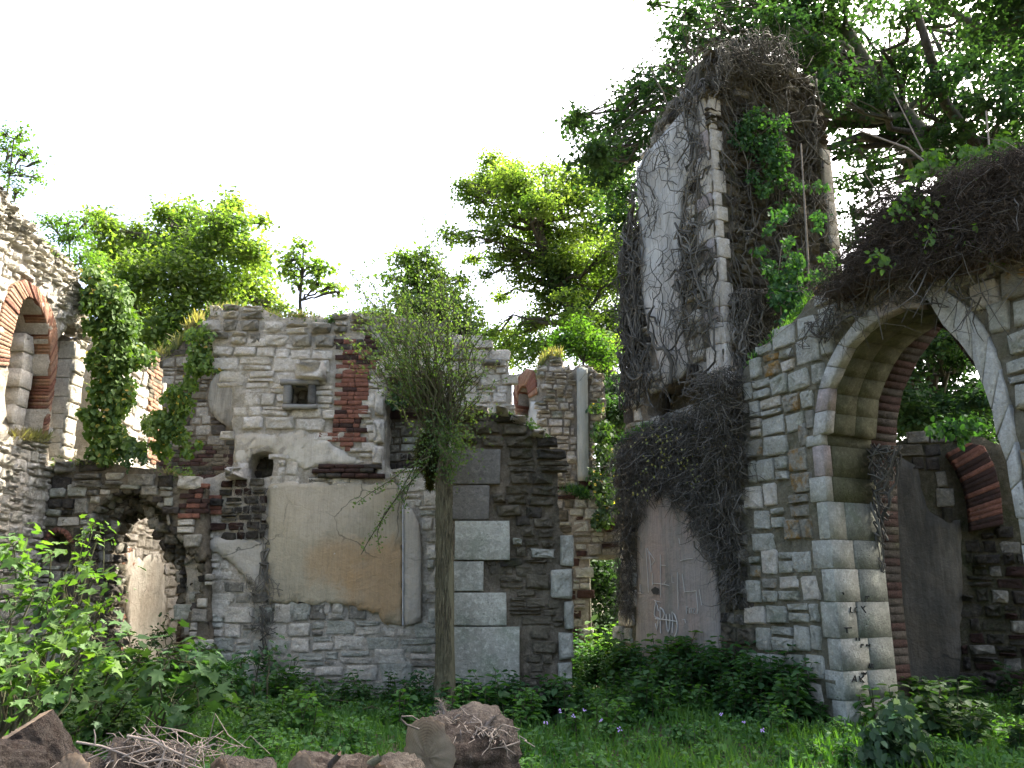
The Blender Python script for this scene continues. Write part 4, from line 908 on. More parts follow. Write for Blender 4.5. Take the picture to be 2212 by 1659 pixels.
# earth and root mass on top of the arch wall
mo_px = [(1800, 640), (1830, 592), (1861, 556), (1898, 525), (1909, 473), (1935, 433), (1971, 411), (2000, 437), (2050, 400), (2110, 375), (2212, 340), (2400, 300), (2400, 520), (2212, 560), (2150, 560), (2080, 600), (1990, 600), (1900, 610), (1850, 650)]
RM = Wall(RO + R.N * .1, RU, 'root_mound', 'dark mound of earth and dead roots heaped over the pointed arch')
mo = RM.P(mo_px); RM.slab(mo, [], 1.0, .12, .13, .12, EARTH, name='earth', edge=.05)
def hair(W, poly, n, ln, r, d, mat, name, hang=.8, kind='stuff', parent=None, seg=4, spread=.5, sides=3):
    pa_ = np.array(poly); lo = pa_.min(0); hi = pa_.max(0); T = Tubes(sides); c = 0; tries = 0
    O = np.array(W.O); U = np.array(W.U); N = np.array(W.N); Z = np.array([0, 0, 1.])
    while c < n and tries < n * 8:
        m = 4096; q = rng.uniform(lo, hi, (m, 2)); ok = inside_np(poly, q[:, 0], q[:, 1]); tries += m
        for u, v_ in q[ok]:
            if c >= n: break
            c += 1; L_ = rng.uniform(*ln); dd = rng.uniform(*d); p = O + U * u + Z * v_ + N * dd
            dirv = U * rng.normal(0, spread) - Z * hang * rng.uniform(.4, 1) + N * rng.normal(0, .35); pts = [p]
            for k_ in range(seg):
                dirv = dirv + U * rng.normal(0, .5) + Z * rng.normal(0, .35) + N * rng.normal(0, .25); dirv /= np.linalg.norm(dirv)
                p = p + dirv * L_ / seg; pts.append(p)
            T.add(pts, r * rng.uniform(.5, 1.4), r * .3)
    return T.build(name, mat, parent or W.root, kind)
hair(RM, mo, 11000, (.06, .26), .0045, (.1, .5), ROOT, 'root_fibres', .7)
hair(RM, mo, 110, (.4, 1.0), .01, (.15, .45), VINE, 'root_strands', .5)
hair(RM, RM.P([(1800, 600), (2190, 560), (2120, 700), (2060, 640), (1980, 615), (1860, 700), (1790, 720)]), 60, (.4, .9), .008, (.1, .3), VINE, 'hanging_roots', .9)

# ================================================================== TOWER
T1 = Wall(RO - R.N * .12, RU, 'ruined_tower', 'tall ivy-bound ruined tower of dark rubble with pale plaster on its left face')
ut = T1.uv(1552, 600)[0]
t_poly = T1.P([(1340, 1700), (1352, 900), (1357, 536), (1381, 480), (1379, 371), (1394, 331), (1427, 265), (1442, 225), (1478, 200), (1496, 189), (1515, 163), (1526, 128)])
t_poly = [(t_poly[0][0], -.3)] + t_poly[1:] + [(ut, t_poly[-1][1] + .1), (ut, -.3)]
gap_ = T1.P([(1400, 905), (1395, 850), (1440, 838), (1478, 812), (1540, 800), (1575, 870), (1500, 905)])
gap_ = [(min(u, ut - .12), v_) for u, v_ in gap_]
T1.slab(t_poly, [gap_], .5, 0, .13, .03, MORB, edge=.03)
T1.slab(T1.P([(1385, 790), (1560, 790), (1560, 915), (1385, 915)]), [], .1, -.45, .14, .04, MORD, name='hollow_back')
tp = T1.P([(1379, 372), (1398, 335), (1430, 300), (1462, 262), (1480, 240), (1500, 260), (1505, 330), (1478, 420), (1470, 520), (1482, 620), (1475, 700), (1490, 790), (1477, 815), (1440, 833), (1412, 730), (1394, 668), (1388, 560), (1383, 440)])
T1.slab(tp, [], .06, .05, .12, .012, PLW, 'plaster_panel', edge=.01)
for i in range(22):   # dressed corner blocks, both faces
    v_ = 4.9 + i * .235
    if v_ > 9.2: break
T2 = Wall(T1.w(ut, 0), -R.N, None, None); T2.root = T1.root
ue = T2.uv(1800, 450)[0]
t2t = T2.P([(1529, 124), (1545, 112), (1575, 108), (1600, 122), (1640, 128), (1660, 120), (1700, 150), (1735, 165), (1757, 182), (1762, 210)])
t2_poly = [(0, -.3), (0, t2t[0][1])] + [(min(max(u, 0), ue), v_) for u, v_ in t2t[1:]] + [(ue, t2t[-1][1] - .3), (ue, -.3)]
T2.slab(t2_poly, [], .5, 0, .13, .04, MORD, name='front_core', edge=.02)
_, ex = clip(t2_poly, -500, 1100, T2)
cor = [(0, 0), (.2, 0), (.2, 8.7), (0, 8.7)]; cor2 = [(ue - .22, 0), (ue, 0), (ue, 9.0), (ue - .22, 9.0)]
T2.zone(t2_poly, [cor, cor2, [(-1, -1), (9, -1), (9, 3.2), (-1, 3.2)]], (.13, .22), (.2, .45), .035, ((DRK, 4), (BRN, 4), (GRY, 1)), kind='rough', d=(.05, .14), split=.2)
v_ = 3.4; k = 0
while v_ < 9.4:
    h_ = rd.uniform(.22, .42); w1 = .12 + .1 * (k % 2)
    if v_ < 9.0: T2.stone(w1 / 2 + .0, v_ + h_ / 2, w1, h_ - .012, WHT2, 'ashlar', .07, -.01)
    T1.stone(ut - .17 + .06 * (k % 2), v_ + h_ / 2, .3 - .1 * (k % 2), h_ - .012, WHT2 if k % 3 else PNK, 'ashlar', .07, -.01)
    if v_ < 8.9: T2.stone(ue - .1, v_ + h_ / 2, .2, h_ - .012, WHT, 'ashlar', .07, -.01)
    v_ += h_; k += 1
T1.zone(t_poly, [tp, gap_, [(ut - .34, -1), (ut + 1, -1), (ut + 1, 12), (ut - .34, 12)], [(-9, -1), (9, -1), (9, 3.3), (-9, 3.3)]], (.16, .26), (.2, .4), .03, ((GRY, 2), (WHT, 2), (DRK, 1)), kind='rough', d=(.04, .1), split=.2)
T1.flush(); T2.flush()

# ================================================================== WALL BEHIND THE ARCH (chamber shade put into darker plaster, brick and rubble colours)
Wb = Wall((6.6, 12.9, 0), (.93, -.37, 0), 'chamber_wall', 'dim plastered chamber wall with a broken brick arch seen through the pointed arch')
w_poly = below([(1870, 1700), (1890, 960), (1912, 985), (1940, 955), (1990, 940), (2050, 935), (2130, 948), (2170, 960), (2300, 1000), (2500, 1000), (2500, 1700)], Wb)
w_hole = Wb.P([(2045, 985), (2070, 1030), (2085, 1080), (2092, 1140), (2095, 1185), (2260, 1180), (2230, 1090), (2190, 1010), (2120, 990)])
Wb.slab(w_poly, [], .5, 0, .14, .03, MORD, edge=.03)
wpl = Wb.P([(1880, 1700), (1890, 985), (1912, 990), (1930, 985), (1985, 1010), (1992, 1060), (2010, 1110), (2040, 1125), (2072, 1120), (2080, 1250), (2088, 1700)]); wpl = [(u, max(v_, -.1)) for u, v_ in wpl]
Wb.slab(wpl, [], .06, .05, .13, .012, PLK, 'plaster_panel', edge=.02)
Wb.blocks(Wb.P([(2040, 985), (2058, 1010), (2075, 1045), (2086, 1090), (2092, 1150)]), Wb.P([(2085, 962), (2120, 968), (2142, 1010), (2155, 1060), (2162, 1135)]), 18, .3, 0, BRK, 'brick', .006, mats=[BRKD, BRKD, BRK, BRKD, BRKD])
wx = Wb.P([(2030, 980), (2100, 945), (2190, 980), (2220, 1140), (2090, 1160)])
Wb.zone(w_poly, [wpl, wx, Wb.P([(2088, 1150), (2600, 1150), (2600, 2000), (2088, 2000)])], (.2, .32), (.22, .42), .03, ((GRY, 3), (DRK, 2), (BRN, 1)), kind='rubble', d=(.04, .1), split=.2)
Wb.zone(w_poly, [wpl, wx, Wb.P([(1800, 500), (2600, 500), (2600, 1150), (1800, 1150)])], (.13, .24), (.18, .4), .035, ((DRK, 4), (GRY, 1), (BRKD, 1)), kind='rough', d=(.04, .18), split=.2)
Wb.flush()

# ================================================================== TREES
def P3(*a): return [at(*p) for p in a]
def trunk_to(px, py, Y, *more):
    top = at(px, py, Y); return [Vector((top.x, Y, -.1))] + [Vector((top.x + rd.uniform(-.2, .2), Y, top.z * f)) for f in (.35, .7)] + [top] + [at(*m) for m in more]
# left maple behind the side wall
t0 = trunk_to(350, 730, 21, (400, 640, 21), (440, 560, 21), (490, 480, 21))
tree('maple_tree', 'sunlit fresh green maple tree behind the ivy and the doorway wall', 'tree', (t0[0].x, 21, 0), t0,
     [(x, y, 21 + rd.uniform(-1.5, 1.5), r) for x, y, r in ((498, 440, 30), (490, 480, 42), (455, 520, 55), (525, 540, 48), (555, 480, 22), (400, 485, 50), (360, 470, 26), (370, 540, 55), (430, 600, 70), (520, 620, 60), (565, 580, 28),
      (330, 600, 70), (280, 550, 55), (230, 500, 40), (215, 480, 25), (300, 680, 66), (390, 690, 66), (480, 665, 45), (575, 655, 26), (600, 668, 20), (350, 745, 60), (250, 610, 50), (420, 760, 50), (300, 500, 30), (230, 560, 40))],
     LF_LITE, .17, 1.7, .28, up=.6, gap=.6)
t0 = trunk_to(12, 450, 13.5, (20, 380, 13.5), (30, 300, 13.5))
t0[0].z = 4.5
tree('young_ash', 'thin airy sapling with few pale leaves growing on top of the sunlit side wall', 'tree', t0[0], t0,
     [(x, y, 13.5, r) for x, y, r in ((12, 320, 26), (45, 290, 18), (60, 330, 22), (20, 370, 22), (75, 385, 18), (35, 410, 20), (5, 290, 18), (85, 350, 12))], LF_TREE, .09, .8, .03, up=.3, lim=.012)
t0 = trunk_to(150, 600, 15.5, (150, 520, 15.5), (145, 470, 15.5))
tree('elder_bush', 'small spindly bush with grey green leaves at the end of the side wall top', 'bush', t0[0], t0,
     [(x, y, 15.5, r) for x, y, r in ((140, 480, 26), (105, 480, 20), (170, 510, 26), (130, 520, 24), (190, 475, 14), (175, 550, 30), (210, 570, 24))], LF_TREE, .09, .9, .03, up=.3, lim=.012)
# sapling on the centre wall
t0 = [at(650, 690, 13.4), at(648, 650, 13.4), at(652, 600, 13.4), at(655, 545, 13.4)]
tree('wall_sapling', 'slender sapling rooted on top of the centre wall above the wooden window frame', 'sapling', t0[0], t0,
     [(x, y, 13.4, r) for x, y, r in ((655, 530, 16), (635, 560, 22), (665, 575, 22), (695, 585, 22), (625, 590, 18), (690, 615, 18), (720, 620, 12), (645, 615, 14), (735, 632, 10))], LF_LITE, .1, 1.0, .035, shape='maple', up=.4, lim=.012)
# tree behind the broom-like shrub
t0 = trunk_to(905, 660, 20, (900, 620, 20), (890, 580, 20))
tree('hawthorn_tree', 'bright green tree rising behind the centre wall and the broom-like shrub', 'tree', (t0[0].x, 20, 0), t0,
     [(x, y, 20 + rd.uniform(-1, 1), r) for x, y, r in ((865, 560, 26), (915, 565, 34), (895, 600, 36), (940, 600, 26), (850, 600, 18), (930, 640, 42), (880, 650, 36), (975, 650, 40), (1010, 680, 34), (990, 610, 20))], LF_LITE, .15, 1.3, .16, gap=.6)
t0 = trunk_to(940, 700, 14.2)
tree('ivy_bush', 'dark bushy ivy mound on the centre wall top behind the broom-like shrub', 'bush', t0[0], [t0[0], t0[-1]],
     [(x, y, 14.2, r) for x, y, r in ((905, 680, 34), (950, 690, 40), (990, 715, 32), (870, 700, 22), (1020, 740, 24))], LF_IVYD, .1, 1.8, .06, shape='ovate')
# centre right tree with the ivy-clad leaning trunk
t0 = [Vector((3.6, 22, -.1)), Vector((3.4, 22, 3)), at(1335, 880, 22), at(1290, 760, 22), at(1250, 690, 22), at(1210, 620, 22), at(1180, 560, 22), at(1160, 490, 22)]
tc_ = tree('oak_tree', 'tall bright oak with an ivy clad leaning trunk just left of the tower', 'tree', (3.6, 22, 0), t0,
     [(x, y, 22 + rd.uniform(-2, 2), r) for x, y, r in ((1062, 350, 26), (1110, 390, 46), (1040, 400, 36), (1100, 560, 30), (1160, 560, 44), (1080, 640, 18), (1140, 760, 40), (1060, 720, 26), (1320, 560, 50), (1070, 400, 40), (1015, 420, 30), (1000, 395, 16), (1100, 360, 26), (1180, 372, 26), (1130, 420, 42), (1200, 430, 46), (1260, 430, 46), (1310, 400, 40), (1340, 450, 36),
      (1085, 460, 36), (1150, 500, 50), (1220, 520, 55), (1290, 500, 50), (1340, 530, 36), (1200, 580, 40), (1270, 590, 50), (1320, 620, 40), (1105, 535, 26), (1030, 470, 20), (975, 510, 24), (1010, 515, 20), (1070, 560, 18), (1045, 590, 16),
      (1150, 700, 36), (1100, 730, 34), (1080, 770, 34), (1190, 745, 30), (1160, 440, 40), (1240, 390, 40), (1330, 360, 40), (1350, 600, 40), (1130, 600, 30), (1170, 640, 24), (1230, 560, 46), (1350, 680, 36), (1060, 500, 30), (1020, 560, 18), (1250, 690, 40), (1310, 690, 46), (1180, 660, 26), (1260, 640, 40), (1290, 760, 46), (1340, 740, 40), (1225, 640, 22))],
     LF_LITE, .14, 1.5, .34, yr=1, gap=.4)
PS, NS = [], []
tp_ = np.array([tuple(p) for p in t0[2:7]])
for i in range(len(tp_) - 1):
    n_ = 700; t_ = rng.random((n_, 1)); PS.append(tp_[i] + (tp_[i + 1] - tp_[i]) * t_ + rng.normal(0, .24, (n_, 3))); NS.append(rng.normal(0, 1, (n_, 3)) + np.array([0, -.5, .6]))
leaves(np.concatenate(PS), np.concatenate(NS), rng.uniform(.1, .17, sum(map(len, PS))), 'ovate', LF_IVYD, 'trunk_ivy', tc_)
t0 = trunk_to(1260, 780, 17.2)
tree('elder_bush', 'dense green bush crowning the distant ruin between the oak and the tower', 'bush', t0[0], [t0[0], t0[-1]],
     [(x, y, 17.3, r) for x, y, r in ((1235, 745, 34), (1270, 755, 36), (1300, 775, 30), (1215, 730, 20), (1260, 715, 28))], LF_TREE, .1, 1.6, .06)
# dark trees in the gap beside the tower
t0 = trunk_to(1310, 1000, 20.5)
tree('yew_tree', 'dark shaded evergreen filling the gap between the distant ruin and the tower', 'tree', (t0[0].x, 20.5, 0), [t0[0], t0[1], t0[-1]],
     [(x, y, 20.5 + rd.uniform(-1.5, 1), r) for x, y, r in ((1320, 840, 40), (1300, 900, 44), (1330, 960, 40), (1300, 1020, 44), (1330, 1080, 50), (1310, 1150, 50), (1290, 1230, 50), (1320, 1290, 50), (1290, 1350, 50), (1330, 1380, 45), (1350, 880, 40), (1270, 1090, 40))],
     LF_DARK, .15, 1.6, .2, gap=.5)
# the big tree behind the tower and arch
BT = []
for x, y, r in ((1232, 258, 20), (1262, 285, 34), (1300, 320, 42), (1330, 265, 34), (1350, 330, 36), (1380, 235, 40), (1405, 285, 36), (1430, 190, 40), (1450, 140, 36), (1480, 90, 38), (1500, 40, 42), (1420, 10, 20), (1455, 60, 24), (1540, 95, 34),
                (1560, 30, 46), (1620, 60, 46), (1600, 110, 28), (1680, 50, 50), (1690, 120, 40), (1745, 40, 50), (1760, 110, 50), (1810, 60, 52), (1830, 140, 56), (1790, 190, 46), (1870, 210, 56), (1820, 260, 40), (1900, 120, 40), (1915, 170, 50),
                (1950, 30, 36), (1890, 20, 30), (1960, 130, 46), (1980, 220, 56), (1930, 280, 46), (2030, 180, 50), (2060, 90, 46), (2030, 20, 40), (2110, 130, 50), (2080, 220, 50), (2150, 60, 50), (2190, 150, 50), (2140, 220, 50), (2200, 240, 46),
                (2050, 290, 46), (2110, 300, 46), (2170, 310, 50), (1850, 330, 32), (1880, 400, 34), (1830, 390, 26), (1905, 350, 26), (1840, 460, 28), (1870, 500, 30), (1825, 520, 22), (1990, 330, 36), (1960, 370, 26), (1815, 330, 24), (2250, 60, 70), (2260, 200, 70), (2200, -20, 60),
                (1650, -20, 50), (1750, -30, 60), (1850, -40, 60), (1560, -30, 50), (1640, 100, 30), (1700, 180, 34), (2230, 330, 60), (2100, 370, 40), (1300, 380, 44), (1350, 420, 44), (1330, 330, 44), (1270, 340, 34), (1395, 180, 36), (1345, 480, 38), (1250, 250, 24), (1350, 220, 30)):
    BT.append((x, y, 17.5 + rd.uniform(-2.5, 2.0), r))
t0 = [Vector((11.5, 18, -.1)), at(2210, 900, 18), at(2160, 560, 18), at(2060, 380, 18), at(2000, 310, 18), at(1950, 250, 18), at(1880, 160, 18), at(1820, 60, 18)]
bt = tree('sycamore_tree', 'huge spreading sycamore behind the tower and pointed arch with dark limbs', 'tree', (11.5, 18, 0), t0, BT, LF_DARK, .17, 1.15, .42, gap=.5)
lm = Tubes(6)
for pts, r in ((P3((2100, 430, 18), (2000, 345, 18), (1930, 312, 18), (1850, 318, 18), (1800, 345, 17.5)), .13), (P3((2060, 400, 18), (1960, 300, 18), (1900, 295, 18), (1815, 312, 18), (1700, 330, 18)), .1), (P3((2160, 560, 18), (2120, 330, 17), (2040, 220, 16), (2000, 90, 15), (1960, -40, 15)), .16),
               (P3((2400, 300, 14), (2230, 130, 14), (2120, 60, 14), (1990, -10, 14), (1900, -60, 14)), .12), (P3((2060, 380, 18), (2040, 300, 18), (2050, 200, 18), (2120, 110, 17)), .12), (P3((1950, 250, 18), (1850, 210, 18), (1740, 180, 18), (1600, 130, 18)), .1), (P3((1600, 130, 18), (1480, 160, 18), (1380, 260, 18), (1270, 290, 18)), .06),
               (P3((2220, 330, 17), (2080, 400, 17), (1900, 430, 17), (1840, 470, 17)), .06)):
    lm.add(pts, r, r * .4)
lm.build('limb', BARK, bt)
# overhanging canopy above the right side, widened out of view to shade the ground
OV = [(2080, -60, 9.5, 90), (2180, 40, 9.5, 70), (2240, 140, 9.5, 60), (2150, -120, 9, 120), (2300, -50, 9, 150), (1900, -160, 10, 130), (2400, -200, 9, 200), (2100, -300, 9, 220), (2400, 100, 9, 160), (1800, -320, 10, 200), (2350, 280, 9, 90), (1650, -340, 10.5, 180), (1600, -260, 11, 90), (2450, 180, 12, 150), (2580, 60, 12.5, 170), (2600, 300, 12, 160), (2480, -80, 12, 160), (2720, 200, 12, 170), (2380, 0, 12, 90), (2500, 200, 12.5, 150), (2420, 310, 12, 110), (2640, 180, 13, 160), (2340, 300, 11.5, 70), (2450, 430, 12, 110), (2560, 420, 12.5, 130), (2700, 330, 13, 150), (2480, 60, 13, 140), (2350, 150, 11.5, 80), (2150, -60, 12, 90), (2000, -90, 12.5, 90), (2190, 60, 12.5, 60), (2060, -10, 13, 60), (2250, 330, 11.5, 50)]
t0 = [Vector((9.0, 9.0, -.1)), Vector((9.1, 9.1, 4)), Vector((8.5, 9.2, 8)), at(2300, -100, 9.5), at(2100, -250, 9.5)]
tree('beech_tree', 'near overhanging tree whose dark twigs fill the top right corner, unseen crown widened for shade', 'tree', t0[0], t0, OV, LF_DARK, .13, .95, .26, gap=.7)
# trees seen through the arch
t0 = trunk_to(2020, 880, 16.5)
tree('holly_tree', 'shaded tree seen through the pointed arch above the chamber wall', 'tree', (t0[0].x, 16.5, 0), [t0[0], t0[1], t0[-1]],
     [(x, y, 16 + rd.uniform(-1.5, 1.5), r) for x, y, r in ((1950, 760, 40), (2000, 740, 34), (2050, 790, 40), (1930, 850, 46), (1990, 840, 46), (2060, 870, 46), (2110, 840, 30), (2120, 900, 40), (1920, 920, 40), (1980, 910, 46), (2050, 930, 46), (2100, 950, 40), (2150, 960, 40), (1900, 800, 30), (2010, 700, 22), (1975, 700, 40), (2030, 740, 40), (2080, 770, 36), (1940, 800, 40), (1960, 880, 50), (2020, 880, 50), (2090, 890, 50), (2130, 870, 40))],
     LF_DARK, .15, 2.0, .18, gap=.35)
# far woodland that closes the view at ground level
def woods():
    P_, N_, S_ = [], [], []
    for i in range(70):
        a = i / 69; x = -48 + 96 * a + rd.uniform(-1, 1); y = 46 - 10 * abs(a - .5) + rd.uniform(-3, 3); h = rd.uniform(2.5, 4.0)
        p, n_, _k = cloud((x, y, h * .75), 2.6, 520, 26, .5); P_.append(p); N_.append(n_)
    P_ = np.concatenate(P_); P_[:, 2] = np.abs(P_[:, 2])
    o = leaves(P_, np.concatenate(N_), rng.uniform(.3, .5, len(P_)), 'ovate', LF_DARK, 'undergrowth', None, 'stuff'); tag(o, 'belt of far dark green undergrowth closing the view beyond the ruins', 'undergrowth')
woods()

# ================================================================== IVY AND CLIMBERS
def climber(name, label, blobs, mat, ls, dens, Y, stems=(), cat='ivy', shape='ovate', thick=.22, extra=None, stem_mat=None, tilt=(0, -.6, .25)):
    c = at(*blobs[0][:2], Y if len(blobs[0]) < 4 else blobs[0][3]); root = empty(name, (c.x, c.y, 0), label, cat)
    PS, NS = [], []
    for b in blobs:
        x, y, r = b[:3]; YY = b[3] if len(b) > 3 else Y; n = int(dens * r * r * .3); th = rng.uniform(0, 6.283, n); rr = r * np.sqrt(rng.random(n)) * rng.uniform(.6, 1.15, n)
        k = 4 + int(r / 8); cs = rng.normal(0, r * .5, (k, 2)); ci = rng.integers(0, k, n); mixr = rng.random(n) < .5
        X = x + np.where(mixr, rr * np.cos(th), cs[ci, 0] + rng.normal(0, r * .22, n)); Yp = y + np.where(mixr, rr * np.sin(th), cs[ci, 1] + rng.normal(0, r * .22, n))
        dep = YY - np.abs(rng.normal(0, thick, n)); xn = (X - 1106) / F; zn = (829.5 - Yp) / F; c_, s_ = math.cos(PITCH), math.sin(PITCH)
        R_ = np.stack([xn, c_ - zn * s_, s_ + zn * c_], 1); PS.append(np.array(EYE) + R_ * (dep / R_[:, 1])[:, None])
        NS.append(rng.normal(0, .5, (n, 3)) + np.array(tilt))
    Pp = np.concatenate(PS); Nn = np.concatenate(NS)
    along = np.tile(np.array([0, -.2, -1.]), (len(Pp), 1)) + rng.normal(0, .5, Pp.shape)
    leaves(Pp, Nn, rng.uniform(.6, 1.2, len(Pp)) * ls, shape, mat, 'foliage', root, along=along)
    if extra:
        k = rng.random(len(Pp)) < extra[1]; leaves(Pp[k] + np.array([0, -.04, 0]), Nn[k], ls * .8, shape, extra[0], 'yellow_leaves', root)
    T = Tubes(4)
    for pts, r in stems: T.add([at(*p) for p in pts], r, r * .5)
    T.build('stems', stem_mat or BARK, root); return root
climber('ivy_curtain', 'thick sunlit curtain of ivy hanging over the wall beside the shaded block jamb',
        [(205, 600, 30), (225, 650, 40), (250, 640, 34), (245, 710, 50), (270, 700, 38), (240, 780, 48), (280, 770, 38), (235, 850, 46), (270, 840, 30), (225, 920, 40), (195, 890, 18), (245, 960, 36), (215, 980, 26), (190, 640, 18), (198, 700, 18), (200, 780, 18), (275, 960, 22), (175, 887, 8)],
        LF_IVY, .1, 1.5, 13.0, [(((250, 1000, 13.05), (245, 850, 13.05), (250, 700, 13.05)), .03), (((275, 1000, 13.0), (260, 930, 13.0), (250, 860, 13.0)), .02)], extra=(LF_YEL, .03), tilt=(.5, -.5, .5))
climber('trailing_ivy', 'narrow dark ivy trailing down from the broken top left corner of the centre wall',
        [(445, 720, 22), (430, 760, 26), (445, 790, 22), (410, 830, 20), (395, 870, 26), (375, 900, 26), (360, 930, 24), (390, 940, 22), (345, 900, 20), (350, 960, 22), (405, 975, 14), (425, 960, 10), (380, 850, 22), (420, 790, 24), (415, 720, 16), (320, 920, 16), (305, 970, 14)],
        LF_IVY, .09, 1.3, 13.2, extra=(LF_YEL, .02))
climber('small_fern', 'small reddish green seedling on the doorway wall ledge near the orange quoin', [(318, 905, 14), (325, 930, 12), (305, 960, 10)], LF_SHR, .06, 1.3, 12.7, [(((318, 1005, 12.7), (318, 900, 12.7)), .008)], cat='plant')
climber('ledge_weeds', 'dark tangled weed on the doorway wall ledge under the ivy', [(290, 975, 18), (275, 995, 14), (310, 990, 12)], LF_IVYD, .06, 1.3, 12.6, cat='plant')
climber('gap_ivy', 'dark ivy with yellow leaves covering the distant ruin edge beside the gap', [(1300, 930, 26), (1310, 980, 28), (1295, 1040, 26), (1315, 1080, 30), (1300, 1120, 22), (1290, 880, 14)], LF_IVYD, .1, 1.4, 16.1, extra=(LF_YEL, .05))
climber('recess_ivy', 'blackish ivy tuft hanging inside the recess behind the shrub', [(855, 850, 18), (875, 860, 20), (900, 850, 20), (870, 835, 16)], LF_IVYD, .08, 1.4, 13.1)
climber('ash_climber', 'airy green creeper leaves spreading over the dark face of the tower',
        [(1600, 290, 34), (1640, 310, 36), (1670, 350, 34), (1620, 265, 24), (1680, 380, 22), (1625, 380, 18), (1650, 405, 22), (1700, 450, 20), (1640, 250, 26), (1680, 280, 26), (1690, 330, 24), (1720, 400, 20)], LF_NET, .085, .75, 11.85, [(((1640, 420, 11.9), (1630, 340, 11.9), (1600, 280, 11.9)), .01)], shape='diamond', thick=.15)
climber('robinia_sapling', 'tall leafy sapling with one long bare stem in front of the tower foot',
        [(1680, 465, 18), (1720, 560, 24), (1660, 575, 20), (1700, 600, 30), (1690, 640, 34), (1730, 640, 28), (1720, 680, 28), (1760, 600, 20), (1640, 540, 14), (1790, 560, 18), (1800, 600, 16), (1770, 470, 18), (1765, 400, 14), (1660, 490, 14), (1700, 520, 14)], LF_NET, .1, .7, 11.3,
        [(((1745, 700, 11.2), (1745, 560, 11.2), (1738, 440, 11.2), (1730, 310, 11.2)), .022), (((1690, 700, 11.2), (1680, 600, 11.2), (1690, 520, 11.2)), .01)], cat='sapling', shape='diamond', thick=.2, stem_mat=VINEL)
climber('mound_shrub', 'green leafy shrub on the root mound at the right edge above the arch',
        [(2050, 400, 30), (2100, 350, 36), (2160, 330, 36), (2200, 370, 30), (2080, 420, 24), (1980, 380, 24), (2020, 350, 28), (2150, 470, 16), (2200, 440, 20), (2190, 490, 14), (1990, 430, 16)], LF_TREE, .09, .7, 8.3, [(((2120, 480, 8.4), (2060, 400, 8.4), (1960, 320, 8.4), (1850, 280, 8.4)), .02), (((2160, 470, 8.4), (2140, 350, 8.4), (2130, 240, 8.4)), .015), (((2100, 460, 8.4), (2000, 340, 8.4), (1930, 200, 8.4)), .012)], cat='shrub', stem_mat=VINEL)
climber('mound_ivy', 'scattered green leaves growing out of the root mound above the arch', [(1950, 450, 30), (2020, 440, 34), (2080, 480, 40), (2150, 420, 40), (2190, 460, 34), (2120, 520, 34), (2000, 500, 30), (1900, 560, 26), (2180, 540, 26), (1960, 420, 22)], LF_TREE, .07, .22, 8.15, thick=.3)
climber('creeper_leaves', 'withered pale leaves caught in the dead creeper on the wall beside the tower', [(1420, 960, 60), (1500, 1000, 60), (1570, 1040, 40), (1560, 920, 40), (1380, 1060, 30)], LF_DRY, .045, .06, 12.2, cat='dead leaves', thick=.5)
climber('arch_creeper', 'few bright leaves hanging in the arch opening above the chamber wall', [(2050, 920, 22), (2080, 930, 22), (2020, 925, 16), (2110, 915, 16)], LF_NET, .1, .8, 10.6)

def vines(W, name, label, poly, n, step, nseg, r, d, mat, up=1.0, parent=None, wander=.55, kind=None, cat='dead vine'):
    pa_ = np.array(poly); lo = pa_.min(0); hi = pa_.max(0); T = Tubes(5)
    for i in range(n):
        for _t in range(60):
            u, v_ = rng.uniform(lo, hi)
            if inside(poly, u, v_): break
        a = math.pi / 2 + rng.normal(0, .5) if rng.random() < up else rng.uniform(0, 6.28); pts = []; dd = rng.uniform(*d)
        a0 = a
        for k in range(nseg):
            pts.append(W.w(u, v_, dd)); a += rng.normal(0, wander) + (a0 - a) * .25; u2 = u + math.cos(a) * step; v2 = v_ + math.sin(a) * step
            if not inside(poly, u2, v2):
                a = a0 = a0 + math.pi * rng.uniform(.3, .8); continue
            u, v_ = u2, v2; dd = min(max(dd + rng.normal(0, .02), d[0]), d[1] * 1.2)
        rr = r * math.exp(rng.normal(0, .45)); T.add(pts, rr, rr * .4)
    return T.build(name, mat, parent, kind)
vr = empty('dead_vines', T1.w(ut, 0, .2), 'tangle of grey brown dead vine stems gripping the tower from foot to top', 'dead vine')
tl = T1.P([(1372, 870), (1357, 560), (1381, 380), (1430, 260), (1500, 175), (1527, 130), (1560, 560), (1575, 760), (1540, 840), (1440, 900)])
vines(T1, 'vine_stem', None, tl, 42, .16, 12, .013, (.08, .16), VINE, parent=vr)
vines(T1, 'twig_net', None, tl, 210, .09, 9, .0055, (.08, .2), VINE, up=.5, parent=vr)
ed = T1.P([(1430, 840), (1470, 600), (1490, 400), (1470, 260), (1527, 130), (1565, 600), (1580, 760), (1560, 840)])
vines(T1, 'vine_stem', None, ed, 80, .15, 12, .012, (.08, .2), VINE, parent=vr)
le = T1.P([(1350, 900), (1352, 560), (1382, 400), (1392, 560), (1400, 700), (1425, 880)])
vines(T1, 'vine_stem', None, le, 150, .14, 14, .014, (.05, .2), VINE, parent=vr, wander=.3)
td = T2.P([(1560, 830), (1560, 600), (1530, 130), (1600, 110), (1750, 170), (1810, 600), (1740, 700)])
vines(T2, 'vine_stem', None, td, 70, .18, 13, .012, (.07, .2), VINE, parent=vr, wander=.4)
vines(T2, 'twig_net', None, td, 300, .1, 9, .005, (.08, .22), VINE, up=.5, parent=vr)
lowm = T2.P([(1555, 860), (1556, 640), (1620, 640), (1740, 650), (1740, 720), (1640, 770), (1600, 850)])
vines(T2, 'twig_net', None, lowm, 420, .1, 9, .007, (.15, .45), VINE, up=.3, parent=vr)
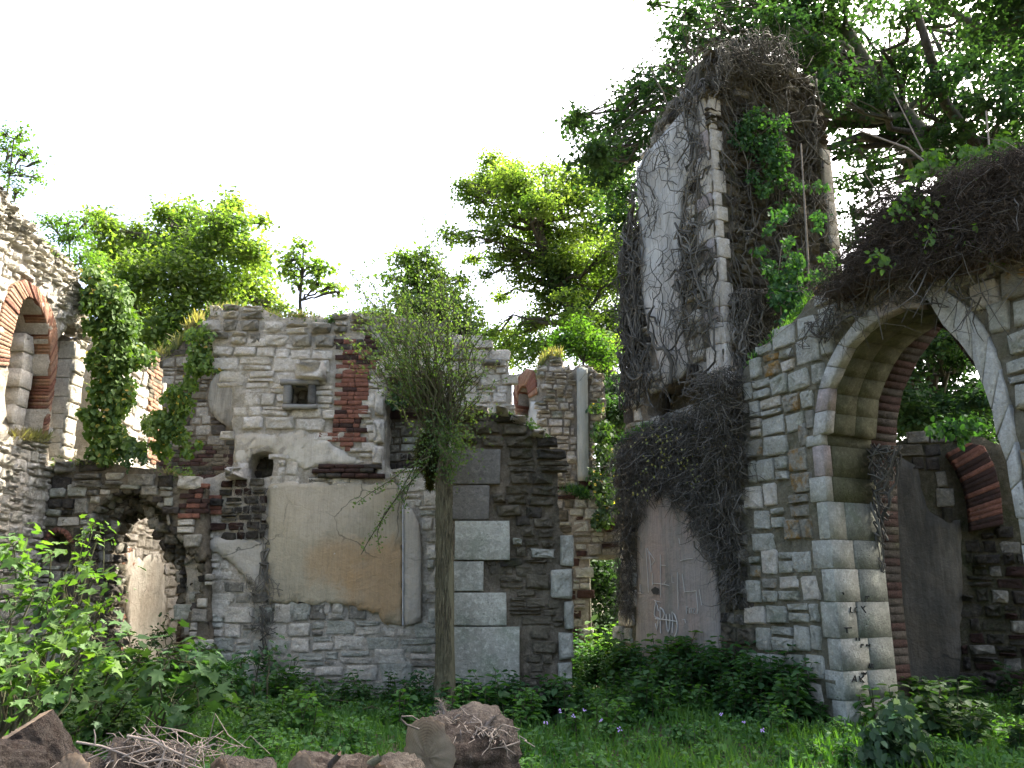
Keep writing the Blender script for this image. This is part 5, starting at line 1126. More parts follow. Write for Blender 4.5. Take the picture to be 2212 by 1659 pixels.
top_ = T2.P([(1500, 250), (1520, 120), (1570, 95), (1680, 110), (1700, 170), (1620, 190), (1560, 180)])
vines(T2, 'twig_net', None, top_, 300, .09, 8, .007, (.05, .5), VINE, up=.2, parent=vr)
tt = Tubes(4)
for i in range(70):       # loose twigs sticking out above the tower
    x = rng.uniform(1480, 1720); a = at(x, 150 + rng.uniform(-20, 40), 11.9); b = a + Vector((rng.normal(0, .5), rng.normal(0, .35), abs(rng.normal(.35, .35)))); tt.add(bend(a, b, 5, .3), .012, .003)
for i in range(150):      # and along the tower's left edge
    y = rng.uniform(500, 860); a = at(rng.uniform(1345, 1385), y, 13.6); b = a + Vector((-abs(rng.normal(.25, .25)), rng.normal(0, .3), rng.normal(0, .3))); tt.add(bend(a, b, 5, .3), .009, .003)
tt.add([at(1445, 240, 12.9), at(1432, 200, 12.9), at(1405, 150, 12.9), at(1410, 115, 12.9), at(1400, 85, 12.9), at(1402, 60, 12.9)], .02, .006)
tt.build('loose_twigs', VINE, vr, 'stuff')
mat_ = R.P([(1338, 960), (1400, 920), (1450, 895), (1600, 862), (1625, 1000), (1612, 1130), (1590, 1210), (1560, 1215), (1535, 1190), (1522, 1140), (1505, 1150), (1492, 1085), (1470, 1100), (1450, 1045), (1432, 1075), (1412, 1055), (1398, 1130), (1384, 1110), (1378, 1190), (1362, 1200), (1345, 1160)])
th = empty('dead_creeper', R.w(3, 0, .2), 'thick hanging mat of dead brown creeper on the wall above the scratched plaster', 'dead creeper')
hair(R, mat_, 7600, (.1, .3), .005, (.02, .2), VINE, 'hanging_twigs', 1.0, 'stuff', th)
hair(R, mat_, 500, (.2, .55), .01, (.08, .26), VINE, 'hanging_stems', .9, None, th, seg=6)
hair(R, R.P([(1545, 820), (1610, 790), (1625, 1000), (1600, 1000), (1560, 900)]), 900, (.15, .5), .008, (.05, .45), VINE, 'hanging_twigs', .6, 'stuff', th)
hair(R, R.P([(1560, 1150), (1612, 1150), (1616, 1300), (1575, 1300)]), 260, (.15, .4), .008, (.05, .15), VINE, 'hanging_twigs', .9, 'stuff', th)
hair(R, R.P([(1342, 1200), (1382, 1200), (1378, 1330), (1345, 1320)]), 500, (.12, .35), .005, (.1, .14), VINE, 'hanging_twigs', 1.5, 'stuff', th, spread=.15)
# bare creeper on the centre wall beside the plaster and roots in the arch
cr = empty('bare_creeper', M.w(-3.9, 0, .1), 'thin leafless creeper climbing the left edge of the ochre plaster panel', 'dead creeper')
vines(M, 'creeper_stem', None, M.P([(566, 1050), (584, 1050), (590, 1460), (560, 1460)]), 14, .14, 16, .008, (.07, .12), VINE, parent=cr, wander=.25)
vines(M, 'creeper_twigs', None, M.P([(535, 1240), (620, 1240), (605, 1380), (545, 1370)]), 60, .07, 8, .004, (.07, .14), VINE, up=.4, parent=cr)
vines(M, 'creeper_twigs', None, M.P([(500, 1040), (580, 1040), (590, 1180), (520, 1160)]), 50, .07, 7, .004, (.1, .18), VINE, up=.4, parent=cr)
ar = empty('arch_creeper_roots', R.w(0, 0, -.9), 'dead climbing stems on the brick side inside the pointed arch', 'dead creeper')
vines(R2, 'creeper_stem', None, shift([(1885, 1080), (1885, 960), (1960, 960), (1920, 1200), (1920, 1480), (1895, 1400)]), 70, .14, 12, .01, (.03, .12), VINE, parent=ar, wander=.3)
vines(R, 'creeper_stem', None, R.P([(1700, 790), (1760, 690), (1900, 600), (2000, 590), (2080, 680), (1990, 660), (1880, 690), (1800, 740)]), 60, .12, 9, .007, (.08, .14), VINE, up=.2, parent=ar)

# ================================================================== BROOM-LIKE SHRUB WITH THE TRUNK ON THE PILLAR
sy = 10.75
sb = empty('upright_shrub', (at(958, 1480, sy).x, sy, 0), 'broom shaped green shrub fanning out above a shaggy trunk beside the pillar', 'shrub')
tk = Tubes(14); base = [at(962, 1520, sy), at(962, 1400, sy), at(960, 1250, sy), at(958, 1100, sy), at(956, 1000, sy), at(952, 930, sy), at(945, 880, sy)]
base[0].z = -.1
tk.add(base, .13, rs=[.15, .11, .105, .095, .08, .06, .035]); trk = tk.build('trunk', BARKS, sb)
me = trk.data; co = np.zeros(len(me.vertices) * 3); me.vertices.foreach_get('co', co); co = co.reshape(-1, 3); co += rng.normal(0, .012, co.shape); me.vertices.foreach_set('co', co.ravel())
bf = Tubes(3)
for i in range(1500):
    y = rng.uniform(980, 1520); a_ = rng.uniform(math.pi, 2 * math.pi); c = at(960, y, sy); p = c + Vector((math.cos(a_) * .1, math.sin(a_) * .1, 0)); q = p + Vector((rng.normal(0, .012), rng.normal(-.015, .01), -rng.uniform(.08, .3))); bf.add([p, (p + q) / 2 + Vector((0, -.015, 0)), q], .009, .003)
bf.build('bark_strips', BARKS, sb)
ends = [(762, 575), (770, 600), (800, 630), (790, 590), (820, 650), (835, 590), (870, 600), (865, 545), (900, 530), (905, 580), (930, 560), (950, 520), (965, 450), (940, 480), (960, 560), (985, 590), (1000, 560), (1015, 600), (1030, 620), (1045, 640), (1040, 690), (1050, 720), (850, 690), (820, 720),
        (790, 700), (810, 760), (880, 640), (910, 640), (935, 620), (975, 640), (1000, 650), (1020, 680), (990, 700), (860, 740), (890, 700), (950, 680), (740, 720), (775, 745), (1060, 740), (830, 800), (1075, 780), (1020, 760), (965, 720), (920, 720), (1045, 800), (800, 680), (1035, 580), (915, 470), (1070, 690)]
stm = Tubes(4); LP, LN, LA = [], [], []
for (ex_, ey_) in ends + [(x + rd.uniform(-30, 30), y + rd.uniform(0, 60)) for x, y in ends] + [(rd.uniform(745, 880), rd.uniform(560, 760)) for i in range(34)]:
    st_ = at(rd.uniform(925, 985), rd.uniform(895, 960), sy + rd.uniform(-.1, .15)); en = at(ex_, ey_, sy + rd.uniform(-.9, .6)); P_ = bend(st_, en, 9, .07); stm.add(P_, .011, .003)
    for i in range(2, 10):
        a, b = P_[i - 1], P_[i]; n = int(np.linalg.norm(b - a) * (34 if i > 3 else 10)); t_ = rng.random((n, 1)); LP.append(a + (b - a) * t_ + rng.normal(0, .022, (n, 3))); LN.append(rng.normal(0, 1, (n, 3)) + np.array([0, -.3, .3])); LA.append((b - a) / np.linalg.norm(b - a) + rng.normal(0, .6, (n, 3)))
for pts in ([(935, 960), (900, 1000), (860, 1070), (820, 1130), (795, 1170), (780, 1198)], [(930, 985), (880, 1010), (840, 1040), (800, 1065), (765, 1090)], [(925, 1000), (870, 1060), (830, 1110), (815, 1150), (820, 1190)], [(900, 1010), (880, 1060), (870, 1100)], [(945, 960), (985, 1000), (965, 1050)], [(960, 930), (1000, 960), (990, 1010)]):
    P_ = np.array([tuple(at(x, y, sy - .3)) for x, y in pts]); stm.add(P_, .01, .004)
    for a, b in zip(P_[:-1], P_[1:]):
        n = int(np.linalg.norm(b - a) * 90); t_ = rng.random((n, 1)); LP.append(a + (b - a) * t_ + rng.normal(0, .035, (n, 3))); LN.append(rng.normal(0, 1, (n, 3))); LA.append(rng.normal(0, 1, (n, 3)))
for c_, r_, n in ((at(950, 930, sy), .16, 900), (at(975, 960, sy - .1), .16, 600), (at(1010, 900, sy + .2), .2, 260), (at(965, 1020, sy - .1), .1, 160)):
    LP.append(np.array(c_) + rng.normal(0, r_, (n, 3))); LN.append(rng.normal(0, 1, (n, 3))); LA.append(rng.normal(0, 1, (n, 3)))
stm.build('branches', TWIG, sb)
LPc = np.concatenate(LP); leaves(LPc, np.concatenate(LN), rng.uniform(.03, .055, len(LPc)), 'diamond', LF_SHR, 'foliage', sb, along=np.concatenate(LA))
# moss beard
mb = empty('moss_beard', at(915, 940, sy), 'hanging beard of yellow green moss left of the shrub trunk', 'moss')
P_ = []
for i in range(5200):
    t = rng.random(); y = 935 + t * 115; wv = 26 * math.sin(math.pi * min(1, t * 1.15 + .08)) + 3; P_.append(tuple(at(922 + 8 * t + rng.uniform(-1, .9) * wv, y, sy + .12 - rng.uniform(0, .22) * math.sin(math.pi * min(1, t + .1)))))
P_ = np.array(P_); leaves(P_, rng.normal(0, .5, P_.shape) + np.array([-.3, -1, .2]), rng.uniform(.07, .12, len(P_)), 'blade', LF_MOS, 'moss_strands', mb, along=np.tile([0, -.1, -1.], (len(P_), 1)) + rng.normal(0, .25, P_.shape))
co_ = at(924, 985, sy + .15)
bpy_core = Tubes(10); bpy_core.add([at(925, 938, sy + .15), at(918, 965, sy + .12), at(922, 1000, sy + .12), at(938, 1045, sy + .15)], .1, rs=[.04, .13, .11, .03]); bpy_core.build('moss_core', MOSS, mb)

# ================================================================== TUFTS ON WALL TOPS
def tufts(name, label, W, px_pts, n, h, mat, cat='grass tuft', dd=(-.6, .05), leafy=None):
    root = empty(name, W.w(*W.uv(*px_pts[0])), label, cat); P_, A_ = [], []
    uvp = np.array([W.uv(*p) for p in px_pts]); L_ = np.r_[0, np.cumsum(np.hypot(*np.diff(uvp, axis=0).T))]; t = rng.uniform(0, L_[-1], n)
    cl_ = rng.uniform(0, L_[-1], max(3, n // 60)); t = np.clip(cl_[rng.integers(0, len(cl_), n)] + rng.normal(0, .12, n), 0, L_[-1])
    u = np.interp(t, L_, uvp[:, 0]); v_ = np.interp(t, L_, uvp[:, 1]) - .03; d_ = rng.uniform(*dd, n)
    P_ = np.array(W.O) + u[:, None] * np.array(W.U) + v_[:, None] * np.array([0, 0, 1.]) + d_[:, None] * np.array(W.N)
    leaves(P_, rng.normal(0, 1, P_.shape) * np.array([1, 1, .2]), rng.uniform(.5, 1.2, n) * h, 'blade', mat, 'grass_blades', root, 'stuff', along=np.tile([0, 0, 1.], (n, 1)) + rng.normal(0, .45, (n, 3)))
    if leafy:
        k = rng.integers(0, n, leafy[1]); leaves(P_[k] + rng.normal(0, .05, (leafy[1], 3)) + np.array([0, 0, .05]), rng.normal(0, .6, (leafy[1], 3)) + np.array([0, -.3, .6]), rng.uniform(.03, .07, leafy[1]), 'ovate', leafy[0], 'weed_leaves', root)
tufts('grass_tuft', 'dry grass and weeds growing along the ragged top of the centre wall', M, [(450, 672), (520, 662), (600, 680), (700, 682)], 900, .16, LF_DRY, leafy=(LF_SHR, 900))
tufts('grass_tuft', 'weeds spilling over the centre wall top between the brick panel and the shrub', M, [(712, 695), (735, 676), (800, 674), (870, 682), (960, 712)], 900, .15, LF_GRS, leafy=(LF_SHR, 2200))
tufts('grass_tuft', 'mossy tufts on the broken top of the central pillar', Pi, [(965, 925), (1000, 892), (1093, 897), (1141, 921), (1185, 953)], 700, .12, LF_GRS, leafy=(LF_SHR, 900))
tufts('grass_tuft', 'yellowish grass on top of the distant buttress ruin', V, [(1165, 798), (1181, 772), (1210, 768)], 500, .25, LF_DRY, leafy=(LF_LITE, 700))
tufts('grass_tuft', 'green tufts at the step of the distant ruin beside the pillar', V, [(1205, 1058), (1240, 1062), (1262, 1070)], 300, .2, LF_GRS, leafy=(LF_NET, 500), dd=(0, .2))
tufts('grass_tuft', 'bright green grass on the sloping shoulder where the wall meets the tower', R, [(1620, 785), (1671, 733), (1752, 634), (1830, 585)], 1500, .13, LF_GRS, leafy=(LF_NET, 700))
tufts('grass_tuft', 'small green tuft at the far upper corner of the creeper covered wall', R, [(1345, 955), (1372, 938), (1400, 925)], 900, .16, LF_GRS, dd=(-.3, .1))
tufts('grass_tuft', 'dry roots and grass on the ledge of the doorway wall', D, [(90, 1008), (200, 1000), (330, 1011), (400, 1030)], 600, .1, LF_DRY, leafy=(LF_SHR, 400), dd=(-.3, .1))
tufts('grass_tuft', 'dry straw hanging below the brick arched window', L, [(15, 945), (60, 948), (92, 950)], 700, .2, LF_DRY, dd=(-.4, .1))
tufts('grass_tuft', 'dry grass on the top of the sunlit side wall', L, [(0, 410), (58, 480), (110, 542), (168, 594)], 500, .14, LF_DRY, leafy=(LF_SHR, 400))
tufts('grass_tuft', 'brown dead brambles topping the back room wall behind the ivy', B, [(330, 775), (372, 765), (425, 700)], 900, .4, LF_DRY, leafy=(LF_SHR, 500))

# ================================================================== GROUND VEGETATION
def gpt(px, py): g = ground_at(px, py); return g.x, g.y
N = 52000     # grass
X = rng.uniform(-9, 9, N * 2); Y = rng.uniform(4.6, 12.9, N * 2); k = (np.abs(X) < Y * .66 + .6); X, Y = X[k][:N], Y[k][:N]
dens = .5 + .5 * np.sin(X * 1.9 + 1) * np.sin(Y * 1.5); k = rng.random(len(X)) < .45 + .55 * dens; X, Y = X[k], Y[k]
P_ = np.stack([X, Y, ground_z(X, Y) - .01], 1); Pn = rng.normal(0, 1, P_.shape) * np.array([1, 1, .15])
o = leaves(P_, Pn, rng.uniform(.08, .24, len(P_)), 'blade', LF_GRS, 'grass', None, 'stuff', along=np.tile([0, 0, 1.], (len(P_), 1)) + rng.normal(0, .4, P_.shape)); tag(o, 'short lush grass covering the ground before the ruins', 'grass')
N = 62000     # low herbs
X = rng.uniform(-9, 9, N * 2); Y = rng.uniform(4.6, 14, N * 2); k = (np.abs(X) < Y * .66 + .6); X, Y = X[k][:N], Y[k][:N]
cx = rng.uniform(-8, 8, 900); cy = rng.uniform(4.6, 13, 900); ci = rng.integers(0, 900, len(X)); half = rng.random(len(X)) < .6
X = np.where(half, cx[ci] + rng.normal(0, .14, len(X)), X); Y = np.where(half, cy[ci] + rng.normal(0, .14, len(X)), Y)
hh = np.where(half, .06 + .16 * np.abs(np.sin(ci * 1.7)), .07); P_ = np.stack([X, Y, ground_z(X, Y) + rng.uniform(.02, 1, len(X)) * hh], 1)
o = leaves(P_, rng.normal(0, .45, P_.shape) + np.array([0, -.15, 1]), rng.uniform(.03, .075, len(P_)), 'ovate', LF_GRD, 'ground_herbs', None, 'stuff'); tag(o, 'low carpet of small leafy herbs between the grass', 'ground cover')
fx = Tubes(3); P_ = []
for (x, y) in ((1210, 1592), (1196, 1600), (1172, 1610), (1180, 1622), (1262, 1590), (1300, 1615), (1228, 1555), (1340, 1640), (1610, 1620), (1650, 1640), (1560, 1600), (1240, 1605)):
    for j in range(5 if x % 20 < 12 else 0):
        g = gpt(x, y); a_ = j * 1.257; P_.append((g[0] + .012 * math.cos(a_), g[1] - .02, .27 + .012 * math.sin(a_)))
P_ = np.array(P_); o = leaves(P_, np.tile([0, -1., .3], (len(P_), 1)) + rng.normal(0, .2, P_.shape), .02, 'ovate', PETAL, 'wild_geranium_flowers', None, 'stuff'); tag(o, 'scatter of tiny mauve wild flowers right of the big log', 'wild flowers')

# nettles: four prototypes, copied
def nettle(h, n, ls, mat, seed, label, group, cat='nettle', name='nettle_plant', shape='ovate', br=3):
    global rng
    root = empty(name, (0, 0, 0), label, cat, group); T = Tubes(4); PS, NS, AL, SS = [], [], [], []
    for b in range(br):
        lean = rng.normal(0, .13, 2) * h; off = rng.normal(0, .05, 2); hb = h * rng.uniform(.7, 1.0); pts = [np.array([off[0] + lean[0] * t * t, off[1] + lean[1] * t * t, hb * t]) for t in np.linspace(0, 1, 6)]
        T.add(pts, .006, .003)
        for i in range(n):
            t = .15 + .85 * (i + 1) / n; p = np.array([off[0] + lean[0] * t * t, off[1] + lean[1] * t * t, hb * t]); a_ = i * 1.5708 + rng.uniform(-.3, .3)
            for s_ in (0, math.pi):
                d_ = np.array([math.cos(a_ + s_), math.sin(a_ + s_), -.25]); PS.append(p + d_ * .01); AL.append(d_); NS.append(np.array([0, 0, 1]) + rng.normal(0, .25, 3)); SS.append(ls * (1.15 - .55 * t) * rng.uniform(.8, 1.2) * 1.5)
    T.build('stem', TWIG, root); leaves(np.array(PS), np.array(NS), np.array(SS), shape, mat, 'foliage', root, along=np.array(AL)); return root
def copy_tree(o, loc, rz, sc):
    c = o.copy(); C.objects.link(c); c.location = loc; c.rotation_euler = (0, 0, rz); c.scale = (sc,) * 3
    for ch in o.children:
        k_ = ch.copy(); C.objects.link(k_); k_.parent = c
    return c
def spread(protos, spots, smin=.8, smax=1.2):
    for i, (x, y, s_) in enumerate(spots):
        o = protos[i % len(protos)]; loc = (x, y, float(ground_z(x, y)) - .02); rz = rng.uniform(0, 6.28); sc_ = s_ * rng.uniform(smin, smax)
        if i < len(protos): o.location = loc; o.rotation_euler = (0, 0, rz); o.scale = (sc_,) * 3
        else: copy_tree(o, loc, rz, sc_)
LB = 'stinging nettle growing at the foot of the creeper and arch wall'; GR = 'nettles along the right wall'
pr = [nettle(.9, 9, .12, LF_NET, i, LB, GR, br=4) for i in range(4)]
sp = []
for i in range(95):
    s_ = rng.uniform(-.1, 5.4); off = abs(rng.normal(.15, .35)) + .15; p = R.w(-s_, 0, off); sp.append((p.x, p.y, max(.45, 1.05 - off * .5)))
spread(pr, sp)
LB = 'low herb clump standing in the grass before the pillar and arch wall'; GR = 'herbs in the grass'
pr = [nettle(.42, 5, .085, LF_GRD, i, LB, GR, br=6, cat='herb', name='herb_clump') for i in range(4)]; sp = []
for i in range(110):
    x = rng.uniform(-3.2, 5.2); y = rng.uniform(7.6, 11.0); sp.append((x, y, rng.uniform(.4, 1.1) * (1.15 if y > 9.3 else .75)))
spread(pr, sp)
LB = 'small nettle clump at the foot of the pillar and centre wall'; GR = 'weeds along the centre wall'
pr = [nettle(.6, 7, .1, LF_NET, i, LB, GR, br=4) for i in range(4)]; sp = []
for i in range(46): sp.append((rng.uniform(-.9, 1.6), 11.2 - abs(rng.normal(.2, .3)), rng.uniform(.6, 1.0)))
for i in range(60): x = rng.uniform(-7, -1.2); sp.append((x, 12.7 - abs(rng.normal(.2, .5)), rng.uniform(.6, 1.1) * (1.2 if x < -3 else .8)))
spread(pr, sp)
LB = 'leafy weed growing behind the opening beside the pillar'; GR = 'weeds in the gap'
pr = [nettle(.7, 8, .12, LF_SYC, i, LB, GR, br=4, cat='weed', name='leafy_weed') for i in range(2)]
spread(pr, [(rng.uniform(1.3, 2.6), rng.uniform(12.5, 16), rng.uniform(.9, 1.4)) for i in range(22)])
LB = 'dark low weed inside and before the pointed arch'; GR = 'weeds in the arch'
pr = [nettle(.5, 7, .11, LF_DARK, i, LB, GR, br=4, cat='weed', name='leafy_weed') for i in range(3)]
spread(pr, [(rng.uniform(4.2, 8.0), rng.uniform(8.2, 12.3), rng.uniform(.8, 1.2)) for i in range(60)])
LB = 'green weed in the rank growth left of the centre wall'; GR = 'weeds on the left'
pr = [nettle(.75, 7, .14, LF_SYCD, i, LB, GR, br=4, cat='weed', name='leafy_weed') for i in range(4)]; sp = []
for i in range(120):
    px_, py_ = rng.uniform(-60, 720), rng.uniform(1440, 1640); g = gpt(px_, max(py_, 1525)); sp.append((g[0], min(g[1], 12.4), rng.uniform(.5, 1.0) * (1.15 if px_ < 420 else .75) * (1 - (py_ - 1440) / 500)))
spread(pr, sp)
# pale variegated shrub in the lower right corner
climber('pale_leaved_shrub', 'pale blotched leafy shrub in the lower right corner by the arch', [(1930, 1540, 30), (1900, 1580, 30), (1960, 1570, 34), (1920, 1620, 34), (1880, 1630, 26), (1980, 1620, 26)], LF_DARK, .1, .6, 8.2, cat='shrub', extra=(LF_PAL, .14), thick=.3, tilt=(-.2, -.5, .7))

# sycamore saplings at the left
def sapling(label, x, y, blobs, mat, ls, dens, stems=1, shape='maple', cat='sapling', name='sycamore_sapling'):
    root = empty(name, (x, y, 0), label, cat); T = Tubes(5); PS, NS = [], []
    for (px_, py_, Y_, r) in blobs:
        c = np.array(at(px_, py_, Y_)); rw = r / F * Y_; n = int(dens * (rw / ls) ** 2 * 11); P_, Nn, K = cloud(c, rw, n, max(6, n // 16), ls * .9, 1.0, .9); PS.append(P_); NS.append(Nn)
        T.add(bend((x + rng.normal(0, .1), y + rng.normal(0, .1), 0), c, 6, .08), .016, .006)
        for k in K[:7]: T.add(bend(c, k, 3, .1), .006, .003)
    PS = np.concatenate(PS); ok = PS[:, 2] > .05; PS = PS[ok]; NS = np.concatenate(NS)[ok]
    T.build('stems', TWIG, root); leaves(PS, NS, rng.uniform(.55, 1.15, len(PS)) * ls, shape, mat, 'foliage', root); return root
sapling('large sunlit leafy sycamore sapling at the left edge before the doorway', -4.9, 8.4, [(30, 1180, 8.4, 38), (60, 1230, 8.4, 44), (110, 1200, 8.2, 30), (20, 1290, 8.2, 50), (100, 1290, 8.2, 55), (170, 1310, 8.2, 44), (190, 1200, 8.4, 24), (215, 1160, 8.4, 16), (205, 1250, 8.3, 30), (40, 1370, 8, 60), (130, 1380, 8, 60), (-40, 1250, 8.4, 60), (225, 1300, 8.3, 24)], LF_SYC, .13, 1.1)
sapling('sunlit bushy sapling with bright leaves low at the left edge', -4.2, 7.3, [(20, 1440, 7.4, 60), (100, 1440, 7.4, 55), (180, 1430, 7.6, 55), (-40, 1400, 7.6, 60), (60, 1510, 7.2, 50), (200, 1380, 7.6, 40), (240, 1340, 7.8, 22)], LF_SYC, .12, 1.1)
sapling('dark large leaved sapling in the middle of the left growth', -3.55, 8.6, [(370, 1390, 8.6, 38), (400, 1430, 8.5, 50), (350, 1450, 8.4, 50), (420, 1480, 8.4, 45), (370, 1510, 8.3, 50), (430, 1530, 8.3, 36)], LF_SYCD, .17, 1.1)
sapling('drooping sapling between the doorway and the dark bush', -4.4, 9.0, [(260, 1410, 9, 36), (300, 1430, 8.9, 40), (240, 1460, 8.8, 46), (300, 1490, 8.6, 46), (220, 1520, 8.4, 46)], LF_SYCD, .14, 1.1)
sapling('bright leafy elder at the foot of the centre wall below the plaster', -3.2, 10.8, [(520, 1430, 10.8, 30), (560, 1420, 10.8, 30), (590, 1400, 10.8, 16), (500, 1470, 10.6, 38), (550, 1480, 10.6, 40), (470, 1500, 10.4, 36), (530, 1530, 10.2, 40)], LF_NET, .09, 1.2, shape='ovate', cat='shrub', name='elder_shrub')
sapling('small leafy shrub against the centre wall left of the pillar', -1.6, 11.4, [(900, 1460, 11.4, 20), (910, 1490, 11.3, 30), (880, 1510, 11.2, 26), (940, 1510, 11.1, 28), (700, 1510, 11.8, 18), (720, 1530, 11.6, 24), (660, 1530, 11.4, 24)], LF_NET, .08, 1.2, shape='ovate', cat='shrub', name='elder_shrub')
sapling('dark ivy plant in front of the doorway reveal', -4.9, 12.2, [(360, 1330, 12.2, 8), (355, 1370, 12.2, 14), (465, 1420, 12.6, 16), (470, 1400, 12.6, 12), (330, 1380, 12.1, 24), (300, 1400, 12.1, 20)], LF_IVYD, .07, 1.3, shape='ovate', cat='shrub', name='ivy_plant')
sapling('leafy branch reaching before the doorway opening', -5.2, 9.6, [(190, 1150, 9.6, 14), (215, 1150, 9.6, 12), (225, 1165, 9.6, 10), (240, 1290, 9.4, 14), (235, 1240, 9.4, 14), (205, 1130, 9.6, 12), (170, 1170, 9.6, 16)], LF_SYC, .08, 1.1, shape='ovate')

# ================================================================== LOGS
def log(label, c0, c1, r0, r1, mat, cut=True, name='cut_log', seed=0, squash=1.0, bumpy=.04, group=None):
    """tapered trunk piece from c0 (sawn face) to c1"""
    root = empty(name, c0, label, 'log', group); a = np.array(c0); b = np.array(c1); ax = b - a; Lg = np.linalg.norm(ax); ax /= Lg
    up = np.array([0, 0, 1.]); s1 = np.cross(ax, up); s1 /= np.linalg.norm(s1); s2 = np.cross(s1, ax); n = 64; m = 26; V_ = []
    r = np.random.default_rng(seed); ph = r.uniform(0, 6, 6)
    for j in range(m + 1):
        t = j / m; rr = r0 + (r1 - r0) * t; endr = math.sqrt(max(0.02, 1 - max(0, (t - .9) / .1) ** 2)) if t > .9 else 1
        for i in range(n):
            th_ = 2 * math.pi * i / n; k = 1 + bumpy * (math.sin(3 * th_ + ph[0] + t * 2) + .7 * math.sin(5 * th_ + ph[1] - t * 3) + .5 * math.sin(9 * th_ + ph[2] + t * 9)) + .05 * math.sin(t * 7 + ph[3]) + .035 * math.sin(13 * th_ + t * 5 + ph[4]) * math.sin(t * 17 + ph[5]) + .03 * math.sin(21 * th_ + t * 2) + r.normal(0, .014)
            V_.append(a + ax * Lg * t + (s1 * math.cos(th_) + s2 * math.sin(th_) * squash) * rr * k * endr)
    Q = [(j * n + i, j * n + (i + 1) % n, (j + 1) * n + (i + 1) % n, (j + 1) * n + i) for j in range(m) for i in range(n)]
    V_ = np.array(V_); body_ = link('bark_body', np_mesh('bark_body', np.vstack([V_, [a + ax * Lg * 1.01]]), np.array([(m * n + i, m * n + (i + 1) % n, len(V_)) for i in range(n)]), np.array(Q), smooth=True), mat, root)
    rings = [V_[:n]]
    for f in (.97, .75, .5, .25): rings.append(a + (V_[:n] - a) * f - ax * (.012 if f < .97 else .006) + ax * r.normal(0, .004, (n, 1)))
    W_ = np.vstack(rings + [[a - ax * .01]]); Qf = [(k * n + i, (k + 1) * n + i, (k + 1) * n + (i + 1) % n, k * n + (i + 1) % n) for k in range(4) for i in range(n)]
    W2 = W_ - a; W2[:n] *= .995; R3 = np.stack([s1, s2, -ax], 1); loc_ = W2 @ R3
    me_ = np_mesh('sawn_face', loc_, np.array([(4 * n + i, 5 * n, 4 * n + (i + 1) % n) for i in range(n)]), np.array(Qf)); me_.materials.append(CUT if cut else mat)
    o = bpy.data.objects.new('sawn_face', me_); C.objects.link(o); o.parent = root; Mx = Matrix.Identity(4)
    for c_ in range(3):
        for r_ in range(3): Mx[r_][c_] = float(R3[r_, c_])
    o.matrix_basis = Mx
    return root
lc = at(925, 1638, 6.3); big = log('big sawn log with a pale cut face lying in the grass at the bottom centre', lc, lc + Vector((.5, .5, -.02)), .285, .3, LOGB, seed=3, bumpy=.045)
rt_ = Tubes(5); ff = Tubes(3)
for i in range(70):
    x = rng.uniform(955, 1095); y = 1562 + (x - 950) * .25 + rng.uniform(-10, 20); a = at(x, y, 6.38); b = a + Vector((rng.normal(.02, .1), rng.normal(-.08, .06), rng.normal(-.01, .05))); rt_.add(bend(a, b, 5, .35), .006, .003)
for i in range(1600):
    t = rng.random(); x = 955 + 145 * t; y = 1556 + 40 * t + rng.uniform(-8, 8); a = at(x, y, 6.5); b = a + Vector((rng.normal(0, .035), rng.normal(-.02, .03), rng.normal(.0, .03))); ff.add(bend(a, b, 3, .4), .0028, .0015)
for p0, p1, r_ in (((965, 1560), (952, 1515), .02), ((1040, 1580), (1072, 1545), .018)):
    a, b = at(*p0, 6.45), at(*p1, 6.45); rt_.add(bend(a, b, 5, .08), r_, .006)
    for i in range(160): t = rng.random(); q = a + (b - a) * t; ff.add([q, q + Vector((rng.normal(.01, .03), rng.normal(0, .02), rng.normal(0, .03)))], .0025, .001)
rt_.add(P3((905, 1575, 6.25), (878, 1565, 6.2), (866, 1553, 6.2), (868, 1548, 6.2), (890, 1547, 6.2), (905, 1556, 6.25)), .008, .005)
rt_.build('ivy_roots', VINEL, big); ff.build('root_hairs', VINEL, big)['kind'] = 'stuff'
c0 = at(20, 1640, 4.7); log('thick dark log end leaning in at the lower left corner', at(28, 1588, 4.8), at(150, 1790, 4.9), .2, .26, LOGD, cut=True, seed=5, bumpy=.02)
log('dark rough log cropped by the left edge at the bottom', at(-90, 1680, 4.4), at(60, 1700, 4.7), .2, .2, LOGD, seed=6, bumpy=.02)
l3 = log('barkless log topped by a nest of grey twigs at the bottom left', at(235, 1690, 4.75), at(400, 1680, 4.95), .2, .17, LOGD, seed=7)
log('pale rounded log between the leaning log and the twig nest', at(150, 1680, 4.6), at(225, 1690, 4.9), .12, .1, LOGB, seed=8)
tw = empty('twig_heap', at(320, 1620, 4.8), 'tangled heap of bare grey twigs lying over the bottom left logs', 'twigs'); T = Tubes(5)
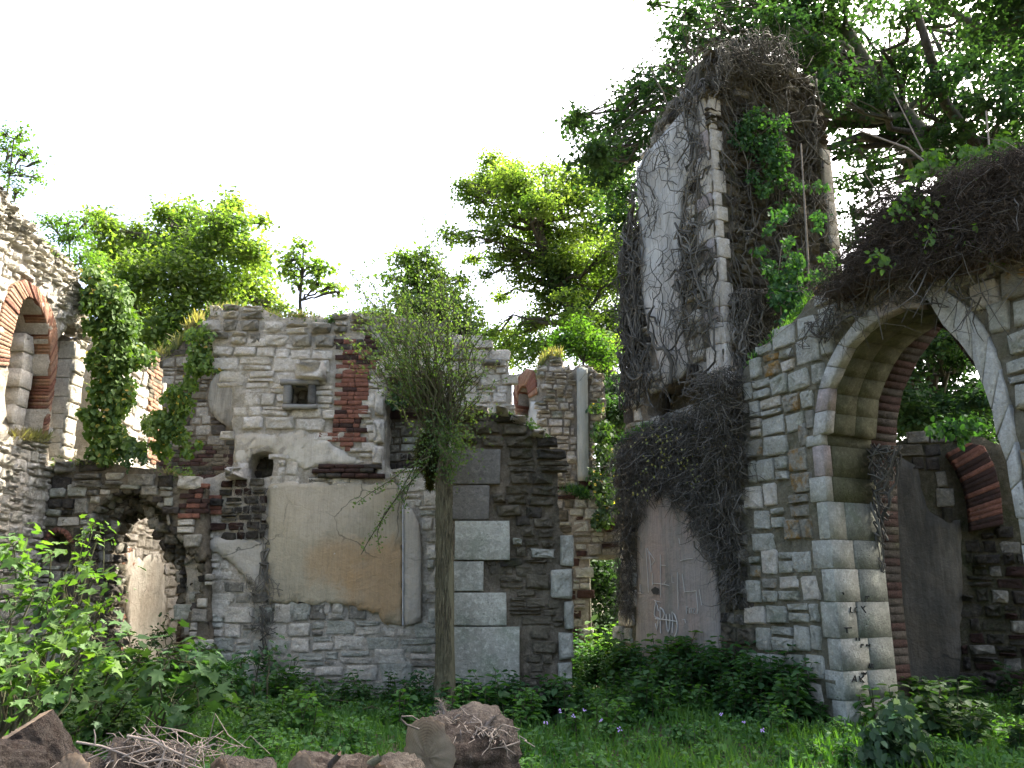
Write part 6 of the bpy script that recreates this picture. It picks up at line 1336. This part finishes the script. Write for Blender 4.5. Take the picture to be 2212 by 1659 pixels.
for pts, r_ in ((((165, 1603), (220, 1612), (270, 1630), (320, 1658)), .007), (((275, 1590), (330, 1600), (380, 1625), (430, 1645)), .008), (((340, 1665), (350, 1640), (358, 1615), (350, 1600)), .008), (((395, 1660), (398, 1635), (403, 1610)), .009), (((420, 1650), (425, 1630), (440, 1615), (465, 1606)), .005),
                 (((300, 1650), (350, 1640), (400, 1648), (440, 1662)), .007), (((205, 1608), (206, 1590), (203, 1575)), .005), (((230, 1650), (290, 1625), (340, 1612)), .006), (((310, 1590), (330, 1588), (345, 1600), (350, 1620)), .004), (((190, 1640), (240, 1618), (300, 1610)), .005)):
    T.add([at(x, y, 4.65) for x, y in pts], r_, r_ * .6)
T.build('twig', VINEL, tw); T = Tubes(4)
for i in range(170):
    a = at(rng.uniform(240, 430), rng.uniform(1605, 1665), 4.75); b = a + Vector((rng.normal(0, .14), rng.normal(0, .1), rng.normal(0, .05))); T.add(bend(a, b, 4, .3), .0035, .002)
T.build('fine_twigs', VINEL, tw)
log('mossy rounded log top peeping in beside the twig heap', at(470, 1700, 4.9), at(590, 1695, 5.1), .15, .13, LOGB, seed=11)
log('pale smooth log top at the bottom left of the big log', at(650, 1715, 5.0), at(790, 1700, 5.3), .2, .17, LOGB, seed=12)
log('low log nearly hidden at the bottom against the big log', at(790, 1720, 5.3), at(880, 1690, 5.7), .2, .18, LOGD, seed=13)
s1 = empty('snapped_stick', at(718, 1650, 5.0), 'snapped dark stick with an orange broken tip at the bottom centre', 'stick'); T = Tubes(7); T.add([at(700, 1680, 5), at(715, 1650, 5), at(733, 1630, 5)], .018, .017); T.build('bark_body', BARK, s1); T = Tubes(5); T.add([at(732, 1631, 4.98), at(737, 1622, 4.98)], .012, .002); T.build('broken_tip', BRKO, s1)
s1 = empty('leaning_stick', at(800, 1650, 5.2), 'short dark stub of branch left of the big log', 'stick'); T = Tubes(7); T.add([at(780, 1675, 5.2), at(800, 1650, 5.2), at(822, 1636, 5.2)], .03, .022); T.build('bark_body', BARK, s1)
s1 = empty('fallen_branch', at(420, 1385, 9.5), 'thin pale dead branch sticking out above the left growth', 'stick'); T = Tubes(5); T.add([at(350, 1405, 9.5), at(420, 1388, 9.5), at(590, 1272 + 100, 9.5)][:2], .012, .006); T.build('branch', VINEL, s1)
